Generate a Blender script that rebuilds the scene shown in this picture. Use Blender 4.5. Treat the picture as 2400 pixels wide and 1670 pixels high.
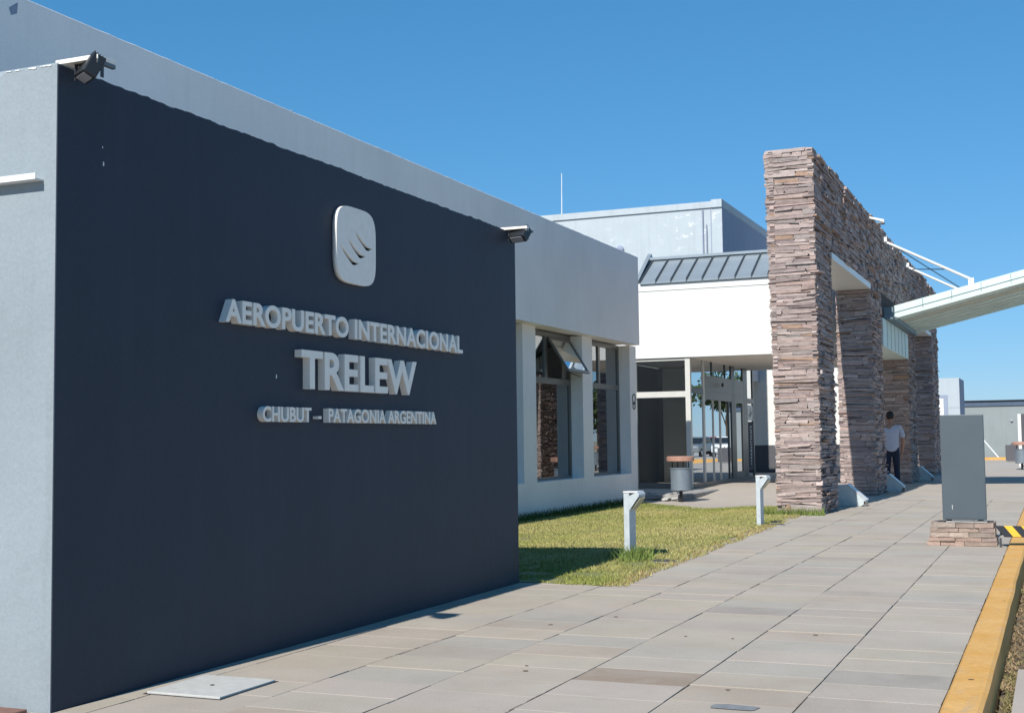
import bpy, bmesh, math, random
import numpy as np
from mathutils import Vector, Matrix, noise

# ------------------------------------------------------------------ scene, camera, light
S = bpy.context.scene
for o in list(bpy.data.objects): bpy.data.objects.remove(o)
COL = S.collection
SUNV = Vector((-0.0625, -1.12, 1.0)).normalized()          # towards the sun
CAMH = 1.25
F, PIT, ROLL, YAW = 2984.2/2400*36.0, 0.0655216, -0.0124989, 0.4017349
cam = bpy.data.cameras.new('camera'); co = bpy.data.objects.new('camera', cam); COL.objects.link(co)
cam.lens = F; cam.sensor_width = 36; cam.clip_start = 0.05; cam.clip_end = 3000
fw = Vector((-math.sin(YAW)*math.cos(PIT), math.cos(YAW)*math.cos(PIT), math.sin(PIT)))
rt = Vector((math.cos(YAW), math.sin(YAW), 0)); up = rt.cross(fw)
c_, s_ = math.cos(ROLL), math.sin(ROLL)
r2 = rt*c_+up*s_; u2 = up*c_-rt*s_
M = Matrix(((r2.x, u2.x, -fw.x, 0), (r2.y, u2.y, -fw.y, 0), (r2.z, u2.z, -fw.z, CAMH), (0, 0, 0, 1)))
co.matrix_world = M; S.camera = co
S.view_settings.view_transform = 'Standard'; S.view_settings.look = 'None'
S.view_settings.gamma = 1; S.view_settings.use_curve_mapping = False
S.view_settings.exposure = 0.50
w = bpy.data.worlds.new('World'); S.world = w; w.use_nodes = True
nt = w.node_tree; nt.nodes.clear()
sky = nt.nodes.new('ShaderNodeTexSky'); sky.sky_type = 'NISHITA'; sky.sun_disc = False
sky.sun_elevation = math.asin(SUNV.z); sky.sun_rotation = math.atan2(SUNV.x, SUNV.y)
sky.air_density = 1.0; sky.dust_density = 0.0; sky.ozone_density = 5.0; sky.altitude = 0
bg = nt.nodes.new('ShaderNodeBackground'); bg.inputs[1].default_value = 0.12
wo = nt.nodes.new('ShaderNodeOutputWorld')
K = 0.12      # per-channel response so that the clear sky has the photograph's blue
sp_ = nt.nodes.new('ShaderNodeSeparateColor'); cb_ = nt.nodes.new('ShaderNodeCombineColor'); nt.links.new(sky.outputs[0], sp_.inputs[0])
for i_, (ex, cf) in enumerate(((.935, .292), (.63, .436), (.623, .612))):
    ps = []
    src = sp_.outputs[i_]
    for op, v in (('MULTIPLY', K), ('POWER', ex), ('MULTIPLY', cf/K)):
        mn = nt.nodes.new('ShaderNodeMath'); mn.operation = op; nt.links.new(src, mn.inputs[0]); mn.inputs[1].default_value = v; src = mn.outputs[0]
    nt.links.new(src, cb_.inputs[i_])
nt.links.new(cb_.outputs[0], bg.inputs[0]); nt.links.new(bg.outputs[0], wo.inputs[0])
sl = bpy.data.lights.new('sun', 'SUN'); sl.energy = 4.2; sl.angle = math.radians(0.5); sl.color = (1, 0.955, 0.88)
so = bpy.data.objects.new('sun', sl); COL.objects.link(so)
so.rotation_euler = SUNV.to_track_quat('Z', 'Y').to_euler(); so.location = (-3, -20, 20)

R = random.Random(7)
# ------------------------------------------------------------------ materials
def mat(name): 
    m = bpy.data.materials.new(name); m.use_nodes = True
    t = m.node_tree; b = t.nodes['Principled BSDF']
    return m, t, b
def N(t, typ, **k):
    n = t.nodes.new('ShaderNode'+typ)
    for a, v in k.items(): setattr(n, a, v)
    return n
def noise_n(t, scale, detail=4, rough=.6, vec=None, stretch=None):
    if vec is None: vec = N(t, 'NewGeometry').outputs['Position']
    if stretch:
        mp = N(t, 'Mapping'); mp.inputs['Scale'].default_value = stretch
        t.links.new(vec, mp.inputs[0]); vec = mp.outputs[0]
    n = N(t, 'TexNoise'); n.inputs['Scale'].default_value = scale
    n.inputs['Detail'].default_value = detail; n.inputs['Roughness'].default_value = rough
    t.links.new(vec, n.inputs['Vector']); return n.outputs['Fac']
def ramp(t, fac, stops):
    r = N(t, 'ValToRGB'); e = r.color_ramp.elements
    while len(e) < len(stops): e.new(.5)
    for i, (p, c) in enumerate(stops):
        e[i].position = p; e[i].color = (c[0], c[1], c[2], 1) if not isinstance(c, (int, float)) else (c, c, c, 1)
    t.links.new(fac, r.inputs[0]); return r.outputs[0]
def mixc(t, fac, a, b, mode='MIX'):
    n = N(t, 'Mix', data_type='RGBA', blend_type=mode)
    for s, v in ((n.inputs[0], fac), (n.inputs[6], a), (n.inputs[7], b)):
        if hasattr(v, 'links'): t.links.new(v, s)
        elif isinstance(v, (int, float)): s.default_value = v
        else: s.default_value = (v[0], v[1], v[2], 1)
    return n.outputs[2]
def bump(t, b, fac, strength=.3, dist=.01):
    n = N(t, 'Bump'); n.inputs['Strength'].default_value = strength; n.inputs['Distance'].default_value = dist
    t.links.new(fac, n.inputs['Height']); t.links.new(n.outputs[0], b.inputs['Normal'])
def plain(name, col, rough=.6, metal=0.0, var=.12, scale=6, bmp=0.0, spec=.5):
    m, t, b = mat(name)
    f = noise_n(t, scale)
    c = mixc(t, 1.0, col, ramp(t, f, [(.3, 1-var), (.7, 1+var*.6)]), 'MULTIPLY')
    t.links.new(c, b.inputs['Base Color']); b.inputs['Roughness'].default_value = rough
    b.inputs['Metallic'].default_value = metal; b.inputs['Specular IOR Level'].default_value = spec
    if bmp: bump(t, b, noise_n(t, scale*12), bmp, .004)
    return m
def plaster(name, col, stain=.18, dirt=(.45, .44, .42), spec=.25, speck=0.0, rough=.75):
    m, t, b = mat(name)
    a = noise_n(t, .8, 6, .65); s = noise_n(t, 2.2, 5, .6, stretch=(3, 3, .22)); fine = noise_n(t, 55, 3, .6)
    c = mixc(t, 1.0, col, ramp(t, a, [(.3, 1-stain*.5), (.7, 1.06)]), 'MULTIPLY')
    c = mixc(t, ramp(t, s, [(.5, 0.0), (.85, stain*1.6)]), c, tuple(x*y for x, y in zip(col, dirt)))
    c = mixc(t, 1.0, c, ramp(t, fine, [(.25, .93), (.75, 1.05)]), 'MULTIPLY')
    if speck:
        p = noise_n(t, 14, 2, .5)
        c = mixc(t, ramp(t, p, [(.77, 0.0), (.80, speck)]), c, (.75, .75, .75))
    t.links.new(c, b.inputs['Base Color']); b.inputs['Roughness'].default_value = rough
    b.inputs['Specular IOR Level'].default_value = spec
    h = noise_n(t, 9, 6, .7); bump(t, b, h, .35, .012)
    return m
m_grey = plaster('grey_painted_render', (.262, .305, .335), .22)
m_fascia = plaster('pale_grey_render', (.88, .84, .805), .07)
m_winwall = plaster('blue_white_render', (.86, .835, .81), .07)
m_navy = plaster('navy_painted_render', (.031, .041, .061), .2, dirt=(1.5, 1.45, 1.35), spec=.3, speck=.0, rough=.6)
m_white = plaster('white_render', (.68, .68, .655), .06)
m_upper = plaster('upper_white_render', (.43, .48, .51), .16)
def peeling():   # flaked coats of paint in an uneven band below the parapet, on the sunlit face
    t = m_upper.node_tree; bs = t.nodes['Principled BSDF']; old = bs.inputs['Base Color'].links[0].from_socket
    f = noise_n(t, 2.6, 7, .72, stretch=(1, 1, 1.7)); big = noise_n(t, .55, 2, .5)
    ge = N(t, 'NewGeometry'); sx = N(t, 'SeparateXYZ'); t.links.new(ge.outputs['Position'], sx.inputs[0])
    band = N(t, 'MapRange'); band.interpolation_type = 'SMOOTHSTEP'; t.links.new(sx.outputs['Z'], band.inputs[0])
    for i_, v_ in ((1, 7.0), (2, 7.9)): band.inputs[i_].default_value = v_
    top_ = N(t, 'Math', operation='LESS_THAN'); t.links.new(sx.outputs['Z'], top_.inputs[0]); top_.inputs[1].default_value = 8.5
    m1 = N(t, 'Math', operation='MULTIPLY'); t.links.new(band.outputs[0], m1.inputs[0]); t.links.new(top_.outputs[0], m1.inputs[1])
    m2_ = N(t, 'Math', operation='MULTIPLY'); t.links.new(m1.outputs[0], m2_.inputs[0]); t.links.new(ramp(t, big, [(.42, 0.0), (.55, 1.0)]), m2_.inputs[1])
    m3 = N(t, 'Math', operation='MULTIPLY'); t.links.new(m2_.outputs[0], m3.inputs[0]); t.links.new(ramp(t, f, [(.56, 0.0), (.60, .85)]), m3.inputs[1])
    t.links.new(mixc(t, m3.outputs[0], old, (.66, .68, .68)), bs.inputs['Base Color'])
peeling()
m_upside = plaster('blue_grey_tone', (.27, .31, .40), .12)
m_bare = plain('bare_pale_plaster', (.51, .56, .585), .8, bmp=.3)
m_flake = plain('bare_white_plaster', (.82, .82, .78), .8, bmp=.3)
m_dado = plaster('dark_grey_dado', (.10, .10, .112), .2)
m_letter = plain('sign_letter_paint', (.86, .81, .73), .45, var=.06, scale=20)
m_soffit = plain('soffit_board', (.80, .76, .70), .7, var=.05)
m_alu = plain('bronze_aluminium', (.20, .195, .185), .38, .55, .06)
m_alu_l = plain('light_aluminium', (.62, .61, .57), .4, .2, .06)
m_alu_d = plain('dark_aluminium', (.07, .085, .095), .35, .5, .06)
m_roofm = plain('roof_sheet_metal', (.30, .345, .375), .42, .35, .08, 1.5)
m_seam = plain('roof_seam_metal', (.045, .06, .075), .5, .3)
m_canopy = plain('mint_white_enamel', (.60, .715, .68), .45, .05, .07, 2.5)
def transl(name, col):
    m, t, b = mat(name); t.nodes.remove(b); o = t.nodes['Material Output']; mx = N(t, 'MixShader'); d = N(t, 'BsdfDiffuse'); r_ = N(t, 'BsdfTranslucent')
    c = mixc(t, 1.0, col, ramp(t, noise_n(t, 2.0), [(.3, .85), (.7, 1.05)]), 'MULTIPLY'); mx.inputs[0].default_value = .5
    t.links.new(c, d.inputs[0]); t.links.new(c, r_.inputs[0]); t.links.new(d.outputs[0], mx.inputs[1]); t.links.new(r_.outputs[0], mx.inputs[2]); t.links.new(mx.outputs[0], o.inputs[0]); return m
m_transl = transl('translucent_mint_sheet', (.84, .88, .85)); m_translr = transl('rust_stained_translucent_sheet', (.84, .78, .68))
m_canopyd = plain('rusty_white_enamel', (.60, .56, .48), .6, .05, .2, 5)
m_teal = plain('blue_grey_steel', (.16, .23, .27), .5, .3)
m_steelw = plain('white_painted_steel', (.72, .72, .70), .4, .1, .07)
m_cable = plain('dark_steel_cable', (.08, .08, .09), .5, .6)
m_black = plain('black_plastic', (.015, .017, .02), .4)
m_lens = plain('lamp_glass', (.42, .43, .45), .15, .3)
m_bol = plain('bollard_blue_white_paint', (.50, .55, .58), .45, .1, .12, 14)
m_lensy = plain('yellowed_lamp_lens', (.36, .35, .27), .3)
m_bin = plain('bin_galvanised_grey', (.22, .265, .31), .45, .35, .1, 8)
m_terra = plain('terracotta_lid', (.40, .22, .165), .6, 0, .15, 10)
m_wedge = plain('pale_wedge_enamel', (.52, .58, .59), .5, .1, .12, 7)
m_signp = plain('slate_grey_enamel', (.075, .097, .115), .5, .1, .07, 3)
m_skin = plain('skin', (.36, .19, .12), .55, 0, .05)
m_shirt = plain('grey_lilac_shirt', (.46, .46, .52), .85, 0, .08, 12, .2)
m_jeans = plain('dark_blue_jeans', (.012, .018, .04), .9, 0, .2, 20, .3)
m_hair = plain('black_hair', (.006, .005, .005), .6)
m_shoe = plain('black_leather', (.01, .01, .01), .4)
m_farw = plaster('far_grey_wall_render', (.25, .28, .285), .12)
m_farb = plain('blue_grey_fascia_metal', (.07, .105, .16), .6, .1)
m_farwh = plaster('far_white_render', (.40, .45, .49), .08)
m_asph = plain('asphalt', (.40, .385, .36), .9, 0, .15, 8, .3)
m_mortar = plain('sand_mortar_bed', (.24, .21, .175), .95, 0, .3, 12, .4)
m_brick = plain('red_brick_edging', (.21, .11, .085), .85, 0, .25, 12, .4)
m_rubble = plain('rubble_concrete', (.30, .29, .28), .95, 0, .3, 9, .5)
m_leaf = plain('dark_leaf', (.055, .085, .028), .7, 0, .4, 2)
m_bark = plain('bark', (.09, .065, .045), .95, 0, .3, 12)
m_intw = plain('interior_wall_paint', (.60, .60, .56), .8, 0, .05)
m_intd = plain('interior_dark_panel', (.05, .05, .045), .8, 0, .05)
m_tyre = plain('tyre_rubber', (.015, .015, .016), .85)
m_chrome = plain('wheel_metal', (.5, .5, .52), .3, .9)
m_carw = plain('car_paint_white', (.78, .78, .78), .22, 0, .02)
m_carg = plain('car_paint_silver', (.33, .35, .37), .25, .6, .02)
m_carr = plain('car_paint_red', (.35, .03, .025), .22, 0, .02)
m_cglass = plain('car_glass', (.02, .025, .03), .06, 0, .02)
m_emb = plain('emblem_dark_green', (.05, .09, .085), .6)
m_patch = plain('grey_cement_patch', (.20, .21, .22), .9, 0, .2, 25, .3)
m_lid = plain('hatch_lid_concrete', (.47, .47, .45), .85, 0, .1, 18, .3)

def concrete(name, base, var=.1, joints=False):
    m, t, b = mat(name)
    a = noise_n(t, 1.1, 6, .65); g = noise_n(t, 90, 3, .7); sp = noise_n(t, 22, 4, .7)
    oi = N(t, 'ObjectInfo')
    at = N(t, 'Attribute', attribute_name='tone')
    c = mixc(t, 1.0, base, ramp(t, a, [(.3, 1-var), (.7, 1+var)]), 'MULTIPLY')
    c = mixc(t, 1.0, c, at.outputs['Color'] if joints else oi.outputs['Color'], 'MULTIPLY')
    c = mixc(t, 1.0, c, ramp(t, g, [(.3, .86), (.7, 1.1)]), 'MULTIPLY')
    c = mixc(t, ramp(t, sp, [(.66, 0.0), (.76, .35)]), c, (.17, .14, .115))
    wn = noise_n(t, 2.6, 7, .7); wn2 = noise_n(t, .45, 5, .6); pit = noise_n(t, 140, 2, .6)
    c = mixc(t, ramp(t, wn, [(.42, 0.0), (.62, .30)]), c, (.44, .40, .35))
    c = mixc(t, ramp(t, wn2, [(.5, 0.0), (.66, .22)]), c, (.29, .27, .25))
    rough = N(t, 'Math', operation='MULTIPLY'); t.links.new(ramp(t, wn, [(.56, 0.0), (.66, 1.0)]), rough.inputs[0]); t.links.new(ramp(t, pit, [(.55, 0.0), (.62, .6)]), rough.inputs[1])
    c = mixc(t, rough.outputs[0], c, (.20, .165, .135))
    t.links.new(c, b.inputs['Base Color']); b.inputs['Roughness'].default_value = .85
    b.inputs['Specular IOR Level'].default_value = .3
    bump(t, b, g, .25, .002)
    return m
m_tile = concrete('pavement_tile_concrete', (.395, .346, .292))
m_tilej = concrete('pavement_tile_concrete_joined', (.395, .346, .292), joints=True)
m_slab = concrete('smooth_concrete', (.405, .357, .31), .06)

def kerbpaint():
    m, t, b = mat('yellow_kerb_paint')
    a = noise_n(t, 3, 6, .65); g = noise_n(t, 40, 4, .7); wv = noise_n(t, 9, 5, .7, stretch=(1, .35, 1))
    c = mixc(t, ramp(t, a, [(.35, 0.0), (.65, 1.0)]), (.60, .315, .07), (.66, .385, .13))
    c = mixc(t, ramp(t, wv, [(.57, 0.0), (.70, .7)]), c, (.46, .33, .20))
    c = mixc(t, ramp(t, noise_n(t, 17, 6, .75), [(.64, 0.0), (.69, .8)]), c, (.30, .25, .20))
    c = mixc(t, 1.0, c, ramp(t, g, [(.3, .84), (.7, 1.06)]), 'MULTIPLY')
    t.links.new(c, b.inputs['Base Color']); b.inputs['Roughness'].default_value = .8
    bump(t, b, g, .4, .004); return m
m_kerb = kerbpaint()

def stonemat():
    m, t, b = mat('split_ledge_stone')
    at = N(t, 'Attribute', attribute_name='tone')
    a = noise_n(t, 7, 6, .7, stretch=(1, 1, 3)); g = noise_n(t, 60, 4, .7)
    c = mixc(t, 1.0, at.outputs['Color'], ramp(t, a, [(.25, .68), (.75, 1.22)]), 'MULTIPLY')
    c = mixc(t, 1.0, c, ramp(t, g, [(.3, .82), (.7, 1.1)]), 'MULTIPLY')
    t.links.new(c, b.inputs['Base Color']); b.inputs['Roughness'].default_value = .9
    b.inputs['Specular IOR Level'].default_value = .25
    bump(t, b, noise_n(t, 22, 8, .75, stretch=(1, 1, 2.5)), .9, .02); return m
m_stone = stonemat()
m_core = plain('dark_stone_mortar', (.05, .042, .038), .95, 0, .3, 10)

def glassmat(name, tint=(.25, .28, .28), refl=.12, ior=1.5, grazing=1.0):
    m = bpy.data.materials.new(name); m.use_nodes = True; t = m.node_tree; t.nodes.clear()
    o = N(t, 'OutputMaterial'); mx = N(t, 'MixShader'); tr = N(t, 'BsdfTransparent'); gl = N(t, 'BsdfGlossy')
    tr.inputs[0].default_value = (*tint, 1); gl.inputs['Roughness'].default_value = .0
    gl.inputs[0].default_value = (.93, .97, 1, 1)
    fr = N(t, 'Fresnel'); fr.inputs[0].default_value = ior
    ma = N(t, 'Math', operation='MULTIPLY_ADD'); ma.inputs[1].default_value = grazing; ma.inputs[2].default_value = refl
    ma.use_clamp = True
    t.links.new(fr.outputs[0], ma.inputs[0]); t.links.new(ma.outputs[0], mx.inputs[0])
    t.links.new(tr.outputs[0], mx.inputs[1]); t.links.new(gl.outputs[0], mx.inputs[2])
    bn = N(t, 'Bump'); bn.inputs['Strength'].default_value = .02; bn.inputs['Distance'].default_value = .02
    t.links.new(noise_n(t, .9, 1), bn.inputs['Height']); t.links.new(bn.outputs[0], gl.inputs['Normal'])
    t.links.new(mx.outputs[0], o.inputs[0]); return m
m_glass = glassmat('tinted_window_glass', (.16, .18, .19), .16, 1.55, 1.3)
m_glassd = glassmat('door_glass', (.16, .18, .18), .42, 1.6, 1.3)
m_glassk = glassmat('sash_glass', (.08, .09, .1), .62, 1.5, 1.0)
m_glasss = glassmat('screen_glass', (.84, .85, .84), .02, 1.45, .9)

def soil(name, a, b_, c_, scale=5):
    m, t, b = mat(name)
    f = noise_n(t, scale, 8, .75); g = noise_n(t, scale*14, 5, .7); h = noise_n(t, .55, 5, .6)
    c = mixc(t, ramp(t, f, [(.35, 0.0), (.65, 1.0)]), a, b_)
    c = mixc(t, ramp(t, h, [(.45, 0.0), (.6, .8)]), c, c_)
    c = mixc(t, 1.0, c, ramp(t, g, [(.3, .6), (.7, 1.25)]), 'MULTIPLY')
    t.links.new(c, b.inputs['Base Color']); b.inputs['Roughness'].default_value = .95
    bump(t, b, g, .7, .02); return m
m_lawn = soil('lawn_soil', (.24, .22, .085), (.30, .26, .12), (.20, .22, .07))
m_verge = soil('dead_grass_verge', (.17, .12, .075), (.26, .20, .13), (.13, .09, .05), 9)
m_ground = soil('dry_earth', (.38, .34, .27), (.44, .39, .31), (.33, .31, .22), 1)
def blade(name):
    m, t, b = mat(name)
    at = N(t, 'Attribute', attribute_name='tone'); t.links.new(at.outputs['Color'], b.inputs['Base Color'])
    b.inputs['Roughness'].default_value = .7; b.inputs['Specular IOR Level'].default_value = .2
    return m
m_blade = blade('grass_blade')

# ------------------------------------------------------------------ builders
def link(name, me, m=None, parent=None, tone=None):
    o = bpy.data.objects.new(name, me); COL.objects.link(o)
    if m is not None:
        for x in (m if isinstance(m, (list, tuple)) else [m]): me.materials.append(x)
    if parent is not None: o.parent = parent
    return o
class MB:
    def __init__(s): s.v = []; s.f = []; s.mi = []; s.tone = []
    def add(s, vs, fs, mi=0, tone=None):
        k = len(s.v); s.v += [tuple(x) for x in vs]; s.f += [tuple(i+k for i in f) for f in fs]
        s.mi += [mi]*len(fs); s.tone += [tone or (1, 1, 1)]*len(vs); return s
    def box(s, x0, x1, y0, y1, z0, z1, mi=0, tone=None):
        vs = [(x, y, z) for x in (x0, x1) for y in (y0, y1) for z in (z0, z1)]
        return s.add(vs, [(0, 1, 3, 2), (4, 6, 7, 5), (0, 4, 5, 1), (2, 3, 7, 6), (0, 2, 6, 4), (1, 5, 7, 3)], mi, tone)
    def hexa(s, p, mi=0, tone=None):   # 8 points: bottom 4 ccw, top 4 ccw
        return s.add(p, [(0, 3, 2, 1), (4, 5, 6, 7), (0, 1, 5, 4), (1, 2, 6, 5), (2, 3, 7, 6), (3, 0, 4, 7)], mi, tone)
    def prism(s, poly, axis, a, b, mi=0):   # poly 2D extruded along axis
        def P(p, h): 
            return {'x': (h, p[0], p[1]), 'y': (p[0], h, p[1]), 'z': (p[0], p[1], h)}[axis]
        n = len(poly); vs = [P(p, a) for p in poly]+[P(p, b) for p in poly]
        fs = [tuple(range(n))[::-1], tuple(range(n, 2*n))]+[(i, (i+1) % n, (i+1) % n+n, i+n) for i in range(n)]
        return s.add(vs, fs, mi)
    def tube(s, a, b, r, n=10, r1=None, mi=0):
        a = Vector(a); b = Vector(b); d = (b-a).normalized(); r1 = r if r1 is None else r1
        u = d.orthogonal().normalized(); v = d.cross(u)
        vs = [tuple(a+(u*math.cos(t)+v*math.sin(t))*r) for t in [2*math.pi*i/n for i in range(n)]]
        vs += [tuple(b+(u*math.cos(t)+v*math.sin(t))*r1) for t in [2*math.pi*i/n for i in range(n)]]
        fs = [tuple(range(n))[::-1], tuple(range(n, 2*n))]+[(i, (i+1) % n, (i+1) % n+n, i+n) for i in range(n)]
        return s.add(vs, fs, mi)
    def lathe(s, c, prof, n=28, mi=0):
        vs = []; fs = []
        for (r, z) in prof:
            for i in range(n):
                t = 2*math.pi*i/n; vs.append((c[0]+r*math.cos(t), c[1]+r*math.sin(t), c[2]+z))
        for j in range(len(prof)-1):
            for i in range(n): fs.append((j*n+i, j*n+(i+1) % n, (j+1)*n+(i+1) % n, (j+1)*n+i))
        fs.append(tuple(range(n))[::-1]); fs.append(tuple(range((len(prof)-1)*n, len(prof)*n)))
        return s.add(vs, fs, mi)
    def build(s, name, m, parent=None, bevel=0, seg=2, smooth=False, tone=False, fixn=True, origin=None):
        me = bpy.data.meshes.new(name)
        v = s.v if origin is None else [(x[0]-origin[0], x[1]-origin[1], x[2]-origin[2]) for x in s.v]
        me.from_pydata(v, [], s.f)
        me.polygons.foreach_set('material_index', s.mi)
        if fixn or bevel:
            bm = bmesh.new(); bm.from_mesh(me); bmesh.ops.recalc_face_normals(bm, faces=bm.faces)
            if bevel:
                bmesh.ops.bevel(bm, geom=[e for e in bm.edges if e.is_manifold and e.calc_face_angle(0) > .5], offset=bevel, segments=seg, affect='EDGES', profile=.5)
            bm.to_mesh(me); bm.free()
        if tone:
            ca = me.color_attributes.new('tone', 'FLOAT_COLOR', 'POINT')
            ca.data.foreach_set('color', np.array([(*c, 1) for c in s.tone], dtype=np.float32).ravel())
        if smooth: me.polygons.foreach_set('use_smooth', [True]*len(me.polygons))
        o = link(name, me, m, parent)
        if origin is not None: o.location = origin
        return o
def thing(name, label, cat, loc=(0, 0, 0), group=None):
    o = bpy.data.objects.new(name, None); COL.objects.link(o); o.empty_display_size = .2
    o.location = loc; o['label'] = label; o['category'] = cat
    if group: o['group'] = group
    return o
def tag(o, label, cat, group=None):
    o['label'] = label; o['category'] = cat
    if group: o['group'] = group
    return o
def struct(o): o['kind'] = 'structure'; return o
def stuff(o): o['kind'] = 'stuff'; return o
def dup(root, loc, label=None):
    r = root.copy(); COL.objects.link(r); r.location = loc
    if label: r['label'] = label
    for ch in list(root.children):
        c = ch.copy(); COL.objects.link(c); c.parent = r
        for g in list(ch.children):
            d = g.copy(); COL.objects.link(d); d.parent = c
    return r
def nz(*a): return noise.noise(Vector(a))

def sm(a, b, x): t = min(1, max(0, (x-a)/(b-a))); return t*t*(3-2*t)
def gz(x, y): return -.15*sm(-4.6, -6.6, x)*sm(12, 18, y)*(1-sm(28, 32.3, y))
def yback(x): return 22.75+max(0, -4.5-x)*1.04
# ------------------------------------------------------------------ ground, pavement, kerb, lawn
g = MB(); g.box(-400, -.16, -60, 900, -.9, -.32); g.box(-.16, 400, -60, 900, -.9, -.32)
struct(g.build('ground', m_ground))
g = MB(); g.box(1.9, 26, -30, 130, -.32, -.17); struct(g.build('road', m_asph))
g = MB(); g.box(-4.4, -.527, -8, 26.0, -.31, -.022); pav = struct(g.build('pavement', m_mortar))
# concrete walkway beyond the tiles
g = MB(); g.box(-4.32, -.527, 26.0, 66.0, -.3, 0); struct(g.build('walkway', m_slab))
g = MB(); nx, ny = 24, 60; vs = []; fs = []
for j in range(ny+1):
    for i in range(nx+1):
        x = -14+9.676*(i/nx)**.6; y0 = yback(x)-.05; y = y0+(66-y0)*(j/ny)**2.2
        vs.append((x, y, gz(x, y)))
for j in range(ny):
    for i in range(nx): k = j*(nx+1)+i; fs.append((k, k+1, k+nx+2, k+nx+1))
g.add(vs, fs)
struct(g.build('entrance_slab', m_slab, fixn=False))
# tiles
XJ = [-4.23, -3.61, -2.995, -2.375, -1.76, -1.145, -.529]
special = {}
def tone_tile(r):
    k = r.random(); v = 1+r.uniform(-.035, .035)
    if k < .12: return (.93*v, .97*v, .99*v)
    if k < .2: return (.97*v, .93*v, .90*v)
    if k < .27: return (.90*v, .89*v, .89*v)
    return (v*1.0, v*r.uniform(.975, 1.01), v*r.uniform(.94, 1.01))
unit = None
joined = MB(); count = 0
for c in range(6):
    x0, x1 = XJ[c], XJ[c+1]
    off = [.06, .20, .11, .195, .26, .15][c]; y = 4.2+off-.385*2
    row = 0
    while y < 25.99:
        y1 = y+.385+R.uniform(-.006, .006)
        if y1 > 25.7: y1 = 25.995
        tl = tone_tile(R)
        if c == 3 and abs(y-6.32) < .15: tl = (.72, .65, .59)
        if c == 4 and abs(y-5.95) < .1925: tl = (.93, .88, .83)
        if c == 3 and abs(y-9.0) < .15: tl = (.80, .80, .84)
        if c == 5 and abs(y-6.75) < .1925: tl = (.80, .82, .84)
        gp = .0022+R.random()*.0018; sl_ = R.uniform(-.0016, .0016); zt = R.uniform(-.002, .0015)
        if y < 15.3 and y > 3.8:
            mb = MB(); hx = (x1-x0)/2-gp; hy = (y1-y)/2-gp*.5; e = .0014
            js = [R.uniform(-.002, .002) for _ in range(8)]
            b4 = [(-hx, -hy), (hx, -hy), (hx, hy), (-hx, hy)]
            vs = [(p[0]+js[i], p[1]+js[i+4]*.7, -.03) for i, p in enumerate(b4)]
            vs += [(p[0]+js[i], p[1]+js[i+4]*.7, -e+sl_*(1 if p[1] > 0 else -1)) for i, p in enumerate(b4)]
            vs += [(p[0]+js[i]-e*np.sign(p[0]), p[1]+js[i+4]*.7-e*np.sign(p[1]), sl_*(1 if p[1] > 0 else -1)) for i, p in enumerate(b4)]
            fs = [(i, (i+1) % 4, 4+(i+1) % 4, 4+i) for i in range(4)]+[(4+i, 4+(i+1) % 4, 8+(i+1) % 4, 8+i) for i in range(4)]+[(8, 9, 10, 11)]
            mb.add(vs, fs); o = mb.build('paving_tile', m_tile, pav, fixn=False)
            o.location = ((x0+x1)/2, (y+y1)/2, zt); o.color = (*tl, 1); count += 1
        else:
            joined.box(x0+gp, x1-gp, y+gp*.6, y1-gp*.6, -.03, zt, tone=tl)
        y = y1; row += 1
# left of the tiles, against the sign wall: narrow mortar strip of cut tiles
y = 4.0
while y < 10.3:
    y1 = y+.385; joined.box(-4.384, -4.236, y+.003, y1-.003, -.03, -.001, tone=tone_tile(R)); y = y1
o = joined.build('distant_paving_tile', m_tilej, pav, tone=True); stuff(o)
# front strip left of the wall (red brick edging)
ed = MB()
edging = thing('brick_edging', 'red brick edging strip at the foot of the light grey wall end, bottom left corner', 'brick edging', (-4.6, 4.65, 0))
for i in range(4):
    b = MB(); b.box(-.12, .12, -.055, .055, -.02, .018); o = b.build('brick', m_brick, edging, bevel=.006); o.location = (-.02-.25*i+R.uniform(-.006, .006), R.uniform(-.006, .006), 0)
    o.rotation_euler.z = R.uniform(-.03, .03)
ed.box(-7.5, -4.386, -2, 4.735, -.3, -.004); struct(ed.build('side_path', m_slab))

# kerb
kb = MB(); kb.box(-.52, -.345, -5, 60, -.3, -.05); kerb = struct(kb.build('kerb', m_kerb))
y = 3.2
while y < 60:
    L = 1.0 if y < 30 else 3.0
    b = MB(); n = 6; xw = lambda t: nz(t*.9, 3.1, 0)*.012
    sec = [(-.525, -.25), (-.525, .004), (-.512, .014), (-.362, .016), (-.343, .002), (-.338, -.25)]
    vs = []; fs = []
    for i in range(n+1):
        yy = y+.003+(L-.006)*i/n
        for j, (sx, sz) in enumerate(sec):
            vs.append((sx+xw(yy)*(.3 if j < 3 else 1), yy, sz+(nz(yy*1.7, sx*9, 5)*.006 if sz > -.1 else 0)))
    m6 = len(sec)
    for i in range(n):
        for j in range(m6-1): fs.append((i*m6+j, i*m6+j+1, (i+1)*m6+j+1, (i+1)*m6+j))
    fs += [tuple(range(m6)), tuple(range(n*m6, n*m6+m6))[::-1]]
    b.add(vs, fs); b.build('kerb_stone', m_kerb, kerb); y += L
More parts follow.
